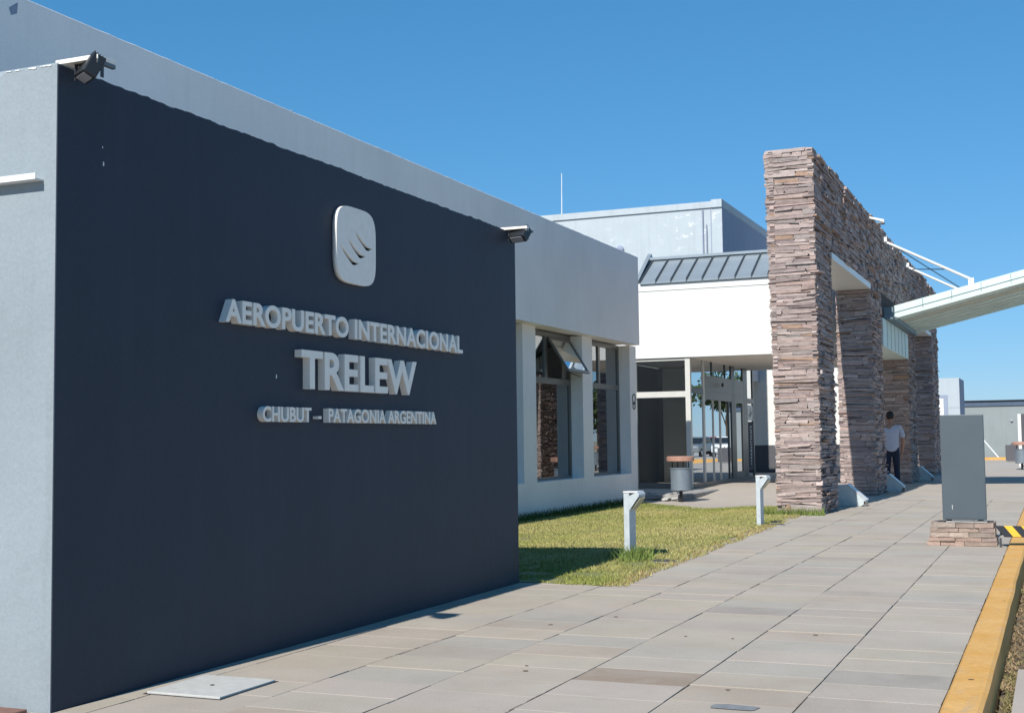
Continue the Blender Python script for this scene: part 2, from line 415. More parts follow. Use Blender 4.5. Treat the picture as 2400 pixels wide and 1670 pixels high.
# verge right of kerb
b = MB(); nx, ny = 26, 150
vs = []; fs = []
for j in range(ny+1):
    for i in range(nx+1):
        x = -.336+2.23*i/nx; yy = 3+60*(j/ny)**1.6
        vs.append((x, yy, -.165+.05*nz(x*2.1, yy*1.3, 0)+.02*nz(x*9, yy*8, 1)+(-.04 if i == 0 else 0)))
for j in range(ny):
    for i in range(nx): k = j*(nx+1)+i; fs.append((k, k+1, k+nx+2, k+nx+1))
b.add(vs, fs); struct(b.build('verge', m_verge, fixn=False))
b = MB(); b.box(-.25, 1.2, 4.2, 8.1, -.28, -.122); struct(b.build('concrete_apron', m_slab))

# lawn
def lawn_right(y): return -3.42-.31*max(0, (y-10.4))/9.8 + .04*nz(y*1.6, 0, 0) + .015*nz(y*7, 2, 0)
def lawn_front(x): return 10.44-.05*(x+4.4)+.03*nz(x*3, 0, 4)
b = MB(); vs = []; fs = []; nx, ny = 30, 70
for j in range(ny+1):
    yy = 10.4+12.6*j/ny
    for i in range(nx+1):
        xr = lawn_right(yy) if yy < 20.3 else -3.75-(yy-20.3)*.24
        x = -9.0+(xr+9.0)*i/nx; yb = max(lawn_front(x), 10.4+(yback(x)-10.4)*j/ny)
        vs.append((x, yb, gz(x, yb)+.006+.012*nz(x*1.5, yb*1.5, 0)-(0.03 if i == nx else 0)))
for j in range(ny):
    for i in range(nx): k = j*(nx+1)+i; fs.append((k, k+1, k+nx+2, k+nx+1))
b.add(vs, fs); struct(b.build('lawn', m_lawn, fixn=False))

def grass_mesh(pts, h, wd, tones, lean=.5, seed=1):
    rg = np.random.default_rng(seed); n = len(pts); pts = np.array(pts)
    a = rg.uniform(0, 2*np.pi, n); hh = h*(.55+.9*rg.random(n)); ww = wd*(.7+.6*rg.random(n))
    le = lean*rg.random(n)*hh; la = rg.uniform(0, 2*np.pi, n)
    dx = np.cos(a)*ww/2; dy = np.sin(a)*ww/2
    V = np.zeros((n, 3, 3)); V[:, 0] = pts+np.stack([dx, dy, 0*dx], 1); V[:, 1] = pts-np.stack([dx, dy, 0*dx], 1)
    V[:, 2] = pts+np.stack([np.cos(la)*le, np.sin(la)*le, hh], 1)
    T = np.repeat(np.array(tones)[:, None, :], 3, 1)
    return V.reshape(-1, 3), T.reshape(-1, 3)
def grass_obj(name, V, T, parent=None):
    me = bpy.data.meshes.new(name); n = len(V)//3
    me.vertices.add(len(V)); me.vertices.foreach_set('co', V.astype(np.float32).ravel())
    me.loops.add(len(V)); me.loops.foreach_set('vertex_index', np.arange(len(V), dtype=np.int32))
    me.polygons.add(n); me.polygons.foreach_set('loop_start', np.arange(0, len(V), 3, dtype=np.int32))
    me.polygons.foreach_set('loop_total', np.full(n, 3, dtype=np.int32)); me.update(calc_edges=True)
    ca = me.color_attributes.new('tone', 'FLOAT_COLOR', 'POINT')
    ca.data.foreach_set('color', np.concatenate([T, np.ones((len(T), 1))], 1).astype(np.float32).ravel())
    return stuff(link(name, me, m_blade, parent))
def in_lawn(x, y):
    xr = lawn_right(y) if y < 20.3 else -3.75-(y-20.3)*.24
    return x < xr+.02 and y > lawn_front(x)-.02 and not (x < -8.68) and y < yback(x)+.06*nz(x*4, 8, 1)
pts = []; tn = []
rg = random.Random(3)
while len(pts) < 110000:
    x = rg.uniform(-8.7, -3.35); y = 10.35+16.5*rg.random()**1.3
    if in_lawn(x, y):
        d = nz(x*.55, y*.45, 7)+.5*nz(x*2, y*2, 3); k = min(1, max(0, .5+d*1.1)); v = rg.uniform(.75, 1.25)
        edge = max(0, 1-(lawn_right(min(y, 20.3))-x)/.25) if x > -4.2 else 0
        g0 = (.19, .205, .055); g1 = (.34, .285, .125)
        if edge > .3 and rg.random() < .4: g1 = (.22, .15, .07); k = 1
        if d < -.28 and nz(x*3, y*3, 1) > .15: continue
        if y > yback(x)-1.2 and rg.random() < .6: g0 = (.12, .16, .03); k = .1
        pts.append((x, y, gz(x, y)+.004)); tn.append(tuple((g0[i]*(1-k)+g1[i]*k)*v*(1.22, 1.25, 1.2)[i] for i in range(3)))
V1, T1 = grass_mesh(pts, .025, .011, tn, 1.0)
pts = []; tn = []     # taller dark weeds along the wall foot and at the post
for i in range(4200):
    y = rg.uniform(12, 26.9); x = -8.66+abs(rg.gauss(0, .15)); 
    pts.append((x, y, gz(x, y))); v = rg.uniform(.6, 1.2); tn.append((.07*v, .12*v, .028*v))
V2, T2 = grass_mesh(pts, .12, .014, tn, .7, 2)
pts = []; tn = []
for i in range(420):
    a = rg.uniform(0, 6.28); r = abs(rg.gauss(0, .13)); pts.append((-4.02+r*math.cos(a), 12.62+r*math.sin(a)*1.4, 0))
    v = rg.uniform(.7, 1.3); tn.append((.16*v, .22*v, .055*v))
V3, T3 = grass_mesh(pts, .13, .012, tn, 1.1, 4)
pts = []; tn = []
for i in range(500):
    x = rg.uniform(-4.4, -3.4); pts.append((x, 20.62-abs(rg.gauss(0, .07)), 0)); v = rg.uniform(.7, 1.3); tn.append((.16*v, .21*v, .055*v))
V4, T4 = grass_mesh(pts, .11, .014, tn, .8, 5)
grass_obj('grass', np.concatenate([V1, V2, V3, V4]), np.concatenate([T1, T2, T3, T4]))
pts = []; tn = []
for i in range(15000):
    x = -.33+rg.random()**1.3*1.5; y = 7.6+13*rg.random()**1.4
    if x > -.24 and y < 8.15: continue
    z = -.165+.05*nz(x*2.1, y*1.3, 0)+.02*nz(x*9, y*8, 1); v = rg.uniform(.5, 1.3)
    pts.append((x, y, z)); tn.append((.30*v, .215*v, .125*v) if rg.random() < .85 else (.16*v, .17*v, .05*v))
for i in range(1500):
    y = rg.uniform(5, 8.2); pts.append((-.30+abs(rg.gauss(0, .03)), y, -.17)); v = rg.uniform(.5, 1.3); tn.append((.22*v, .19*v, .09*v))
V5, T5 = grass_mesh(pts, .022, .012, tn, 2.6, 6)
grass_obj('dead_grass', V5, T5)
# dark dirt caught in the long joints of the paving
jb = MB()
for xj in XJ[1:-1]:
    y = 4.5
    while y < 21:
        L = R.uniform(.05, .35)
        k = nz(y*.8, xj*3, 2)
        if k > -.12:
            w0, w1 = R.uniform(.0006, .002)+.009*max(0, k-.15), R.uniform(.0006, .002)+.009*max(0, k-.15); o1 = R.uniform(-.002, .002)
            jb.add([(xj-w0+o1, y, .0022), (xj+w0+o1, y, .0022), (xj+w1, y+L*.5, .0022), (xj+w0*.6, y+L, .0022), (xj-w0*.6, y+L, .0022), (xj-w1, y+L*.5, .0022)], [(0, 1, 2, 3, 4, 5)])
        y += L+R.uniform(0, .06)
m_dirt = plain('dark_joint_dirt', (.12, .10, .085), .95, 0, .5, 30)
stuff(jb.build('joint_dirt', m_dirt, fixn=False))
# worn patches of mortar on the tiles
def patch(pts, m, z=.0026):
    q = MB(); q.add([(x, y, z) for x, y in pts], [tuple(range(len(pts)))]); return q
def blob(cx, cy, rx, ry, seed, n=26):
    sg = lambda v: math.copysign(abs(v)**.45, v)
    return [(cx+rx*sg(math.cos(6.2832*i/n))*(1+.28*nz(math.cos(6.2832*i/n)*1.7+seed, math.sin(6.2832*i/n)*1.7, 0)), cy+ry*sg(math.sin(6.2832*i/n))*(1+.3*nz(math.cos(6.2832*i/n)*2.3, math.sin(6.2832*i/n)*2.3+seed, 5))) for i in range(n)]
o = patch(blob(-1.42, 5.92, .12, .05, 3), None).build('cement_patch', m_patch, pav, fixn=False)
# dirt and weeds in the kerb joint
pts = []; tn = []
for i in range(900):
    y = 5+22*rg.random()**1.3
    if nz(y*1.1, 9, 0) < .0: continue
    pts.append((-.531+rg.gauss(0, .006), y, -.012)); v = rg.uniform(.4, 1.1); tn.append((.10*v, .10*v, .05*v))
V6, T6 = grass_mesh(pts, .014, .012, tn, 1.5, 8); grass_obj('joint_moss', V6, T6)

# ------------------------------------------------------------------ sign wall
sw = thing('sign_wall', 'free-standing wall with navy side face and light grey sunlit end, carrying the airport name', 'wall', (-4.39, 4.74, 0))
OX, OY = -4.39, 4.74
b = MB(); Y1 = 10.43; n = 240
def ztop(t): return 3.10+.008*nz(t*1.7, 0, 3)+.011*nz(t*11, 0, 6)+.006*nz(t*31, 2, 6)-(.022*max(0, nz(t*3.3, 4, 0)-.35)*4)
# body
vs = []; fs = []
ring = []
for i in range(81):
    t = i/80; x = -7.3+(2.904)*t
    ring.append((x, 4.74, ztop(x*1.3+40)))
nr = len(ring)
vs = ring+[(x, 4.74, -.1) for x, _, _ in ring]+[(x, 4.76, 3.115) for x, _, _ in ring]
fs = [(i, i+1, i+1+nr, i+nr) for i in range(nr-1)]+[(i, i+1, i+1+2*nr, i+2*nr) for i in range(nr-1)]
b.add(vs, fs)
b.box(-7.3, -4.3962, 4.7605, Y1, -.1, 3.096)
o = b.build('wall_body', m_grey, sw, origin=(OX, OY, 0)); o.location = (0, 0, 0); o['label'] = 'light grey painted plaster body of the wall, its end lit by the sun'
b = MB(); vs = []; n = 220
for i in range(n+1):
    y = 4.741+(Y1-4.741)*i/n; zt = ztop(y)
    vs += [(-4.39, y, -.05), (-4.39, y, zt-.006), (-4.394, y, zt), (-4.40, y, zt-.004), (-4.396, y, -.05)]
fs = []
for i in range(n):
    for j in range(4): fs.append((i*5+j, (i+1)*5+j, (i+1)*5+j+1, i*5+j+1))
fs += [(0, 1, 2, 3, 4), tuple(n*5+j for j in (4, 3, 2, 1, 0))]
b.add(vs, fs); o = b.build('navy_face', m_navy, sw, origin=(OX, OY, 0), fixn=False); o.location = (0, 0, 0)
# bare plaster flakes along the sunlit top edge
for i, (x, L, d_) in enumerate(((-4.50, .07, .006), (-4.575, .05, .010), (-4.66, .03, .005), (-4.72, .035, .004))):
    k = MB(); n = 8; zz_ = 3.101
    top = [(x+L*j/n, zz_) for j in range(n+1)]; bot = [(x+L*j/n, zz_-d_*(.35+.65*abs(nz(j*.9, i*3, 1)*2))-.001) for j in range(n, -1, -1)]
    k.prism(top+bot, 'y', 4.7365, 4.7395)
    o = k.build('plaster_flake', m_flake, sw, origin=(OX, OY, 0)); o.location = (0, 0, 0)
for (yy, zz, s) in ((5.06, 2.66, .010), (5.055, 2.75, .005), (6.62, 1.645, .011)):
    k = MB(); k.prism([(yy, zz), (yy+s, zz+s*.3), (yy+s*.9, zz+s*2), (yy+s*.2, zz+s*2.4)], 'x', -4.3895, -4.3885)
    o = k.build('plaster_flake', m_flake, sw, origin=(OX, OY, 0)); o.location = (0, 0, 0)

# lettering: each line a thing, each letter a part
def text_islands(body, offset, spacing=1.0):
    cu = bpy.data.curves.new('txt', 'FONT'); cu.body = body; cu.size = 1; cu.extrude = .5; cu.offset = offset; cu.space_character = spacing
    cu.resolution_u = 6
    ob = bpy.data.objects.new('txt', cu); COL.objects.link(ob); bpy.context.view_layer.update()
    dg = bpy.context.evaluated_depsgraph_get(); me = bpy.data.meshes.new_from_object(ob.evaluated_get(dg))
    COL.objects.unlink(ob); bpy.data.objects.remove(ob)
    bm = bmesh.new(); bm.from_mesh(me); bmesh.ops.remove_doubles(bm, verts=bm.verts, dist=1e-5)
    seen = set(); out = []
    bm.verts.ensure_lookup_table()
    for v in bm.verts:
        if v.index in seen: continue
        st = [v]; seen.add(v.index); comp = []
        while st:
            q = st.pop(); comp.append(q)
            for e in q.link_edges:
                z = e.other_vert(q)
                if z.index not in seen: seen.add(z.index); st.append(z)
        idx = {q.index: i for i, q in enumerate(comp)}
        fs = {f for q in comp for f in q.link_faces}
        out.append(([tuple(q.co) for q in comp], [tuple(idx[q.index] for q in f.verts) for f in fs]))
    bm.free(); return out
def lettering(name, body, label, y0, y1, z0, z1, depth=.048, offset=.012, spacing=1.0, m=m_letter, stand=.0):
    isl = text_islands(body, offset, spacing)
    xs = [p[0] for v, f in isl for p in v]; yy = [p[1] for v, f in isl for p in v if True]
    a, c = min(xs), max(xs); hs = []
    lo, hi = min(yy), max(yy)
    root = thing(name, label, 'sign lettering', (-4.39, y0, z0))
    for v, f in sorted(isl, key=lambda q: min(p[0] for p in q[0])):
        pts = [((p[2]+.5)*depth+.0005+stand, (p[0]-a)/(c-a)*(y1-y0), (p[1]-lo)/(hi-lo)*(z1-z0)) for p in v]
        ymin = min(p[1] for p in pts)
        b = MB(); b.add([(p[0], p[1]-ymin, p[2]) for p in pts], f)
        dash = (max(p[2] for p in pts)-min(p[2] for p in pts)) < (z1-z0)*.4
        o = b.build('dash' if dash else 'letter', m, root); o.location = (0, ymin, 0)
    return root
lettering('airport_lettering', 'AEROPUERTO INTERNACIONAL', 'upper line of raised off-white letters reading AEROPUERTO INTERNACIONAL', 6.035, 9.21, 1.945, 2.083, .05, .030, 1.05)
lettering('city_lettering', 'TRELEW', 'middle line of large raised off-white letters reading TRELEW', 6.83, 8.40, 1.588, 1.835, .052, .026, 1.04)
lettering('region_lettering', 'CHUBUT  -  PATAGONIA ARGENTINA', 'bottom line of small raised letters reading CHUBUT - PATAGONIA ARGENTINA', 6.42, 8.74, 1.378, 1.472, .042, .024, 1.04)

# emblem: rounded plaque with three wave slots cut through
def emblem():
    cu = bpy.data.curves.new('plq', 'CURVE'); cu.dimensions = '2D'; cu.fill_mode = 'BOTH'; cu.extrude = .5
    def poly(p):
        s = cu.splines.new('POLY'); s.points.add(len(p)-1); s.use_cyclic_u = True
        for i, (x, y) in enumerate(p): s.points[i].co = (x, y, 0, 1)
    n = 72; e = .48
    outer = []
    for i in range(n):
        t = 2*math.pi*i/n; c, s = math.cos(t), math.sin(t)
        outer.append((.265*math.copysign(abs(c)**e, c), .262*math.copysign(abs(s)**e, s)))
    poly(outer)
    def wave(cx, cy):   # slanting slot with a short level tail
        p = [(0, .002), (.06, -.024), (.13, -.064), (.185, -.088), (.252, -.094), (.215, -.114), (.165, -.116), (.11, -.085), (.05, -.045)]
        poly([(cx+x, cy+y) for x, y in p])
    wave(-.035, .105); wave(-.13, .041); wave(-.222, -.018)
    ob = bpy.data.objects.new('plq', cu); COL.objects.link(ob); bpy.context.view_layer.update()
    me = bpy.data.meshes.new_from_object(ob.evaluated_get(bpy.context.evaluated_depsgraph_get()))
    COL.objects.unlink(ob); bpy.data.objects.remove(ob)
    bm = bmesh.new(); bm.from_mesh(me); bmesh.ops.remove_doubles(bm, verts=bm.verts, dist=1e-5)
    root = thing('airport_emblem', 'raised off-white rounded plaque with three wave slots above the lettering', 'emblem', (-4.39, 7.55, 2.585))
    for v in bm.verts: v.co = Vector(((v.co.z+.5)*.034+.004, v.co.x, v.co.y))
    bmesh.ops.recalc_face_normals(bm, faces=bm.faces)
    m2 = bpy.data.meshes.new('plaque'); bm.to_mesh(m2); bm.free(); link('plaque', m2, m_letter, root)
    k = MB(); k.prism([(-.22, -.2), (.22, -.2), (.22, .2), (-.22, .2)], 'x', .0006, .0038); k.build('slot_shade_sheet', m_black, root)  # black sheet added behind the slots to deepen their shade
emblem()

# floodlights on the wall top
def flood(loc, label, tilt, pl, sc=1.0):
    t = thing('floodlight', label, 'floodlight', loc, 'floodlights on the wall top')
    b = MB(); b.box(-.06, pl, -.0, .13*sc, .012, .034); o = b.build('mounting_plate', m_letter, t, bevel=.002)
    b = MB(); b.box(pl-.02, pl, .0, .13*sc, -.008, .0115); b.build('plate_lip', m_alu, t)
    h = MB(); cx = pl-.085*sc; w_ = .075*sc; d = .035*sc
    h.box(-w_, w_, -.005, .11*sc, -d, d); o = h.build('lamp_body', m_black, t, bevel=.006)
    o.location = (cx, .01, -.065*sc); o.rotation_euler = tilt
    k = MB(); k.box(-w_*.72, w_*.72, -.0095, -.0055, -d*.68, d*.68); q = k.build('lamp_glass', m_lens, o)
    for i in range(5):
        f = MB(); f.box(-w_*.85, w_*.85, .11*sc, .118*sc, -d*.8+i*d*.4-.002, -d*.8+i*d*.4+.002); f.build('cooling_fin', m_black, o)
    y_ = MB(); y_.box(cx-w_-.007, cx-w_-.002, .03, .05, -.07*sc, .0115); y_.box(cx+w_+.002, cx+w_+.007, .03, .05, -.07*sc, .0115); y_.box(cx-w_-.007, cx+w_+.007, .03, .05, .006, .0118)
    y_.build('bracket', m_cable, t)
    return t
flood((-4.385, 4.78, 3.10), 'floodlight on the near end of the navy wall, above the sunlit corner', (math.radians(62), 0, math.radians(-30)), .20)
flood((-4.385, 10.22, 3.085), 'floodlight on the far end of the navy wall, above the lawn', (math.radians(50), 0, math.radians(-14)), .20, 1.15)
# metal angle batten on the lit end
b = MB(); b.box(-1.6, 0, -.055, 0, 0, .006); b.box(-1.6, 0, -.055, -.049, .0062, .030); o = b.build('batten', m_steelw); o.location = (-4.472, 4.7385, 2.533)
tag(o, 'white metal angle strip fixed high on the light grey wall end, casting a shadow', 'metal strip')
# hatch in the pavement
ht = thing('inspection_hatch', 'pale square inspection hatch in the pavement beside the navy wall', 'hatch', (-4.04, 5.51, 0))
b = MB(); b.box(-.235, .235, -.255, .255, -.018, .0015); b.build('hatch_frame', m_black, ht)
b = MB(); b.box(-.222, .222, -.242, .242, -.01, .012); b.build('hatch_lid', m_lid, ht, bevel=.003)
b = MB(); b.lathe((0, 0, .0122), [(.012, 0), (.012, .002)], 12); b.build('lifting_eye', m_black, ht)

# ------------------------------------------------------------------ terminal wing with windows
tw = thing('terminal_wing', 'low pale grey terminal wing with deep fascia and tall recessed windows behind the navy wall', 'building', (-7.7, 24.75, 0))
def ch(b, name, m, parent, P, **k):
    return_o = b.build(name, m, parent, origin=P, **k); return_o.location = (0, 0, 0); return return_o
PW = (-7.7, 24.75, 0)
# fascia: roof-deep box with irregular top edge
b = MB(); n = 200; vs = []; fs = []
for i in range(n+1):
    y = 1.0+23.75*i/n; z = 4.942+.004*nz(y*1.3, 0, 9)+.005*nz(y*8, 0, 2)-.05*max(0, nz(y*2.3, 7, 0)-.5)
    vs += [(-7.7, y, 3.14), (-7.7, y, z-.008), (-7.712, y, z), (-7.95, y, z), (-7.95, y, 3.14)]
for i in range(n):
    for j in range(4): fs.append((i*5+j, (i+1)*5+j, (i+1)*5+j+1, i*5+j+1))
    fs.append((i*5+4, (i+1)*5+4, (i+1)*5, i*5))
fs += [tuple(range(5)), tuple(n*5+j for j in (4, 3, 2, 1, 0))]
b.add(vs, fs); ch(b, 'fascia', m_fascia, tw, PW)
b = MB(); b.box(-7.951, -7.94, 1.0, 24.74, 4.952, 4.958); b.box(-18, -7.952, 1, 24.75, 3.16, 4.80); b.box(-18, -7.952, 24.3, 24.75, 4.801, 4.93); ch(b, 'roof', m_fascia, tw, PW)
# flaked patches on the fascia
for (y, z, s) in ((7.75, 4.80, .08), (11.9, 4.93, .03), (20.4, 4.93, .03)):
    k = MB(); k.prism([(y, z+.1*s), (y+s*1.2, z+s), (y+s*1.1, z-.2*s), (y+s*.3, z-.6*s)], 'x', -7.6995, -7.698); ch(k, 'plaster_flake', m_flake if z > 4.9 else m_upside, tw, PW)
XW = -7.9; XG = -8.16
open_ = [(16.1, 18.3), (18.3+.0, 18.3)]
wins = [(16.80, 19.04), (19.60, 21.88), (22.42, 24.70)]
YE = 25.12; ZS = .55; ZT = 3.138
b = MB()
def wallbox(y0, y1, z0, z1, X0=-8.3): b.box(X0, XW, y0, y1, z0, z1)
wallbox(1.0, wins[0][0], -.3, ZT); wallbox(wins[0][0], YE, -.3, ZS)
for i, (a, c) in enumerate(wins):
    nxt = wins[i+1][0] if i < 2 else YE
    b.box(-8.3, XW, c, nxt, ZS, ZT)
b.box(-18, -8.3, 24.6, YE, -.3, 3.158)
ch(b, 'wall', m_winwall, tw, PW)
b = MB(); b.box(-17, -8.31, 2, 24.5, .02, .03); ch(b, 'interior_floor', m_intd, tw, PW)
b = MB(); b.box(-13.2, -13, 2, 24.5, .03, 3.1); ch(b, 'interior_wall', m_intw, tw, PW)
for i, (a, c) in enumerate(wins):
    wn = MB(); fx0, fx1 = XG-.03, XG+.03; fw_ = .06; zt = 3.05; zm = 2.28
    wn.box(fx0, fx1, a+.0, a+fw_, ZS+.05, zt); wn.box(fx0, fx1, c-fw_, c, ZS+.05, zt)
    wn.box(fx0, fx1, a, c, zt, ZT); wn.box(fx0, fx1, a, c, ZS, ZS+.05)
    wn.box(fx0, fx1, a+fw_, c-fw_, zm-.05, zm+.05)
    ym = a+1.06
    wn.box(fx0, fx1, ym-.05, ym+.05, zm+.05, zt)
    fr = ch(wn, 'window', m_alu, tw, PW)
    def sub(bb, nm, mm): return ch(bb, nm, mm, fr, (0, 0, 0)) if False else bb.build(nm, mm, fr, origin=PW)
    def subs(bb, nm, mm):
        o = bb.build(nm, mm, fr, origin=PW); o.location = (0, 0, 0); return o
    p = MB(); p.box(XG-.004, XG+.004, a+fw_, c-fw_, ZS+.05, zm-.05); subs(p, 'pane', m_glass)
    p = MB(); p.box(XG-.004, XG+.004, a+fw_, ym-.05, zm+.05, zt); subs(p, 'pane', m_glass)
    if i != 1:
        p = MB(); p.box(XG-.004, XG+.004, ym+.05, c-fw_, zm+.05, zt); subs(p, 'pane', m_glass)
    else:
        # open top-hung sash
        y0, y1 = ym+.06, c-fw_-.01; H = zt-zm-.05; ang = math.radians(32)
        for (nm, mm) in (('sash', m_alu), ('pane', m_glassk)):
            s_b = MB()
            if nm == 'sash':
                s_b.box(-.015, .02, 0, .045, -H, 0); s_b.box(-.015, .02, y1-y0-.045, y1-y0, -H, 0)
                s_b.box(-.015, .02, .045, y1-y0-.045, -.045, 0); s_b.box(-.015, .02, .045, y1-y0-.045, -H, -H+.05)
            else: s_b.box(-.002, .004, .045, y1-y0-.045, -H+.05, -.045)
            o = s_b.build(nm, mm, fr); o.location = (XG+.035-PW[0], y0-PW[1], zt-.005); o.rotation_euler = (0, -ang, 0)
        s_b = MB(); s_b.tube((XG, y1-.03, zm+.2), (XG+.26, y1-.03, zm+.1), .006, 6); subs(s_b, 'stay_arm', m_cable)
tw.location = (-8.47, 27.225, -.125); tw.scale = (1.1,)*3
# plinth strip / step rubble in front of the glass screen
st = thing('entrance_step', 'rough low concrete step of broken slabs below the glass screen', 'step', (-8.0, 25.2, 0))
b = MB(); b.box(-9.4+8, -6.95+8, 0.0, 2.9, -.2, .10); b.build('step_body', m_rubble, st, bevel=.02)
for i in range(14):
    x = R.uniform(-1.0, .95); y = R.uniform(-.12, .6); k = MB(); s = R.uniform(.08, .2)
    k.box(-s, s, -s*.6, s*.6, -.02, R.uniform(.015, .035)); o = k.build('broken_slab', m_rubble if i % 3 else m_lid, st, bevel=.008)
    o.location = (x, y, .10 if y > .05 else .03); o.rotation_euler = (R.uniform(-.15, .15), R.uniform(-.15, .15), R.uniform(0, 3))

st.location = (-8.8, 27.72, -.125); st.scale = (1.1,)*3
# round emblem on the wall end
em = thing('wall_emblem', 'small dark ring symbol with a crossbar on the pale wall corner by the last window', 'sign', (-7.8985, 24.93, 2.0))
def ringmesh(cy, cz, ry, rz, th, n=28):
    b = MB(); vs = []; fs = []
    for i in range(n):
        t = 2*math.pi*i/n
        for (q, h) in ((1, 0), (1, .008), (0, .008), (0, 0)):
            vs.append((h, cy+(ry-th*(1-q))*math.cos(t), cz+(rz-th*(1-q))*math.sin(t)))
    for i in range(n):
        j = (i+1) % n
        for k in range(4): fs.append((i*4+k, j*4+k, j*4+(k+1) % 4, i*4+(k+1) % 4))
    return b.add(vs, fs)
ringmesh(0, .065, .11, .10, .028).build('upper_ring', m_emb, em); ringmesh(0, -.095, .09, .065, .026).build('lower_ring', m_emb, em)
b = MB(); b.box(.0, .009, -.12, .12, -.045, -.018); b.build('crossbar', m_emb, em)

em.location = (-8.688, 27.423, 2.075); em.scale = (1.1,)*3
# ------------------------------------------------------------------ entrance hall
en = thing('entrance_hall', 'glazed terminal entrance hall with broad white sunlit fascia and grey metal roof', 'building', (-8, 28.4, 0))
PE = (-8, 28.4, 0)
b = MB(); b.box(-9.6, -4.75, 28.4, 28.6, 3.10, 4.66); ch(b, 'fascia', m_white, en, PE)
b = MB(); b.box(-9.6, -4.75, 28.385, 28.6, 4.664, 4.85); ch(b, 'fascia_band', m_white, en, PE)
b = MB(); b.box(-9.6, -4.75, 28.602, 35.0, 3.09, 3.13); ch(b, 'soffit', m_soffit, en, PE)
b = MB(); b.box(-9.6, -4.75, 28.602, 35.0, 3.2, 4.83); ch(b, 'upper_wall', m_white, en, PE)
# sloping roof sheets with seams
ZR0, ZR1, YR0, YR1 = 4.86, 5.50, 28.33, 29.42
seams = [-9.16, -8.773, -8.472+.08, -8.03, -7.66, -7.29, -6.91, -6.53, -6.155, -5.78, -5.4, -5.02, -4.75]
for i in range(1, len(seams)-1):
    x0, x1 = seams[i]+.004, seams[i+1]-.004; b = MB()
    b.hexa([(x0, YR0, ZR0-.03), (x1, YR0, ZR0-.03), (x1, YR1, ZR1-.03), (x0, YR1, ZR1-.03), (x0, YR0, ZR0), (x1, YR0, ZR0), (x1, YR1, ZR1), (x0, YR1, ZR1)])
    ch(b, 'roof_sheet', m_roofm, en, PE)
for i in range(1, len(seams)):
    x = seams[i]; b = MB(); x0, x1 = x-.014, x+.014
    b.hexa([(x0, YR0-.01, ZR0-.01), (x1, YR0-.01, ZR0-.01), (x1, YR1, ZR1-.01), (x0, YR1, ZR1-.01), (x0, YR0-.01, ZR0+.05), (x1, YR0-.01, ZR0+.05), (x1, YR1, ZR1+.05), (x0, YR1, ZR1+.05)])
    ch(b, 'roof_seam', m_seam, en, PE)
b = MB(); b.box(-8.773, -4.75, YR1+.003, YR1+.25, ZR1-.06, ZR1+.035); ch(b, 'ridge_gap', m_seam, en, PE)
b = MB(); b.box(-8.85, -4.75, YR1-.02, YR1+.3, ZR1+.037, ZR1+.10); ch(b, 'ridge_cap', m_roofm, en, PE)
b = MB(); b.box(-8.85, -4.75, YR1+.3, 35.0, 4.84, ZR1); ch(b, 'roof_box', m_upside, en, PE)
b = MB(); b.prism([(28.36, 4.84), (29.6, 5.72), (29.95, 5.45), (29.95, 4.84)], 'x', -8.95, -8.86); ch(b, 'gable_flashing', m_roofm, en, PE)
# glass screen facing the lawn
GY = 28.5
def bar(x0, x1, y0, y1, z0, z1): 
    q = MB(); q.box(x0, x1, y0, y1, z0, z1); return q
ch(bar(-7.77, -7.655, GY-.06, GY+.06, .02, 3.087), 'corner_post', m_alu_l, en, PE)
ch(bar(-9.0, -8.945, GY-.05, GY+.05, .10, 3.03), 'screen_post', m_alu_l, en, PE)
ch(bar(-9.0, -7.772, GY-.05, GY+.05, 3.035, 3.087), 'screen_top_rail', m_alu_l, en, PE)
ch(bar(-8.943, -7.772, GY-.05, GY+.05, 2.19, 2.325), 'screen_middle_rail', m_alu_l, en, PE)
ch(bar(-8.943, -7.772, GY-.05, GY+.05, .10, .22), 'screen_bottom_rail', m_alu, en, PE)
ch(bar(-8.943, -7.772, GY-.004, GY+.004, 2.327, 3.033), 'screen_pane', m_glasss, en, PE)
ch(bar(-8.943, -7.772, GY-.004, GY+.004, .222, 2.188), 'screen_pane', m_glasss, en, PE)
# interior of the vestibule
ch(bar(-12, -7.7, 28.7, 34.9, .101, .11), 'interior_floor', m_intw, en, PE)
ch(bar(-9.35, -7.75, 32.0, 32.1, .112, 3.05), 'interior_partition', m_intw, en, PE)
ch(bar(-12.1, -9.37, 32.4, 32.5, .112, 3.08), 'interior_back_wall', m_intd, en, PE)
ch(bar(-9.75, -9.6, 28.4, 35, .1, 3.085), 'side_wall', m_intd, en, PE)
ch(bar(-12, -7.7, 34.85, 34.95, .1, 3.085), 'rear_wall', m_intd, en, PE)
# door facade facing the road, plane x=-7.65
DX = -7.65
def fbar(y0, y1, z0, z1, nm='mullion', m=m_alu_d, d=.05): return ch(bar(DX-d, DX+min(.012, d*.5), y0, y1, z0, z1), nm, m, en, PE)
def fpane(y0, y1, z0, z1): return ch(bar(DX-.02, DX-.012, y0, y1, z0, z1), 'door_pane', m_glassd, en, PE)
fbar(28.565, 35.0, .1, .2, 'threshold', m_alu)
fbar(29.56, 29.68, .202, 3.085, m=m_alu_l)
for (a, c) in ((32.42, 32.78), (33.75, 34.25)): fbar(a, c, .202, 3.085)
fbar(34.92, 35.05, .202, 3.085)
fbar(28.565, 29.558, 2.28, 2.40, 'transom')
fbar(29.682, 32.418, 2.36, 2.74, 'door_operator', m_alu, .09); fbar(32.782, 33.748, 2.36, 2.74, 'door_operator', m_alu, .09)
fpane(28.565, 29.558, .202, 2.278); fpane(28.565, 29.558, 2.402, 3.085)
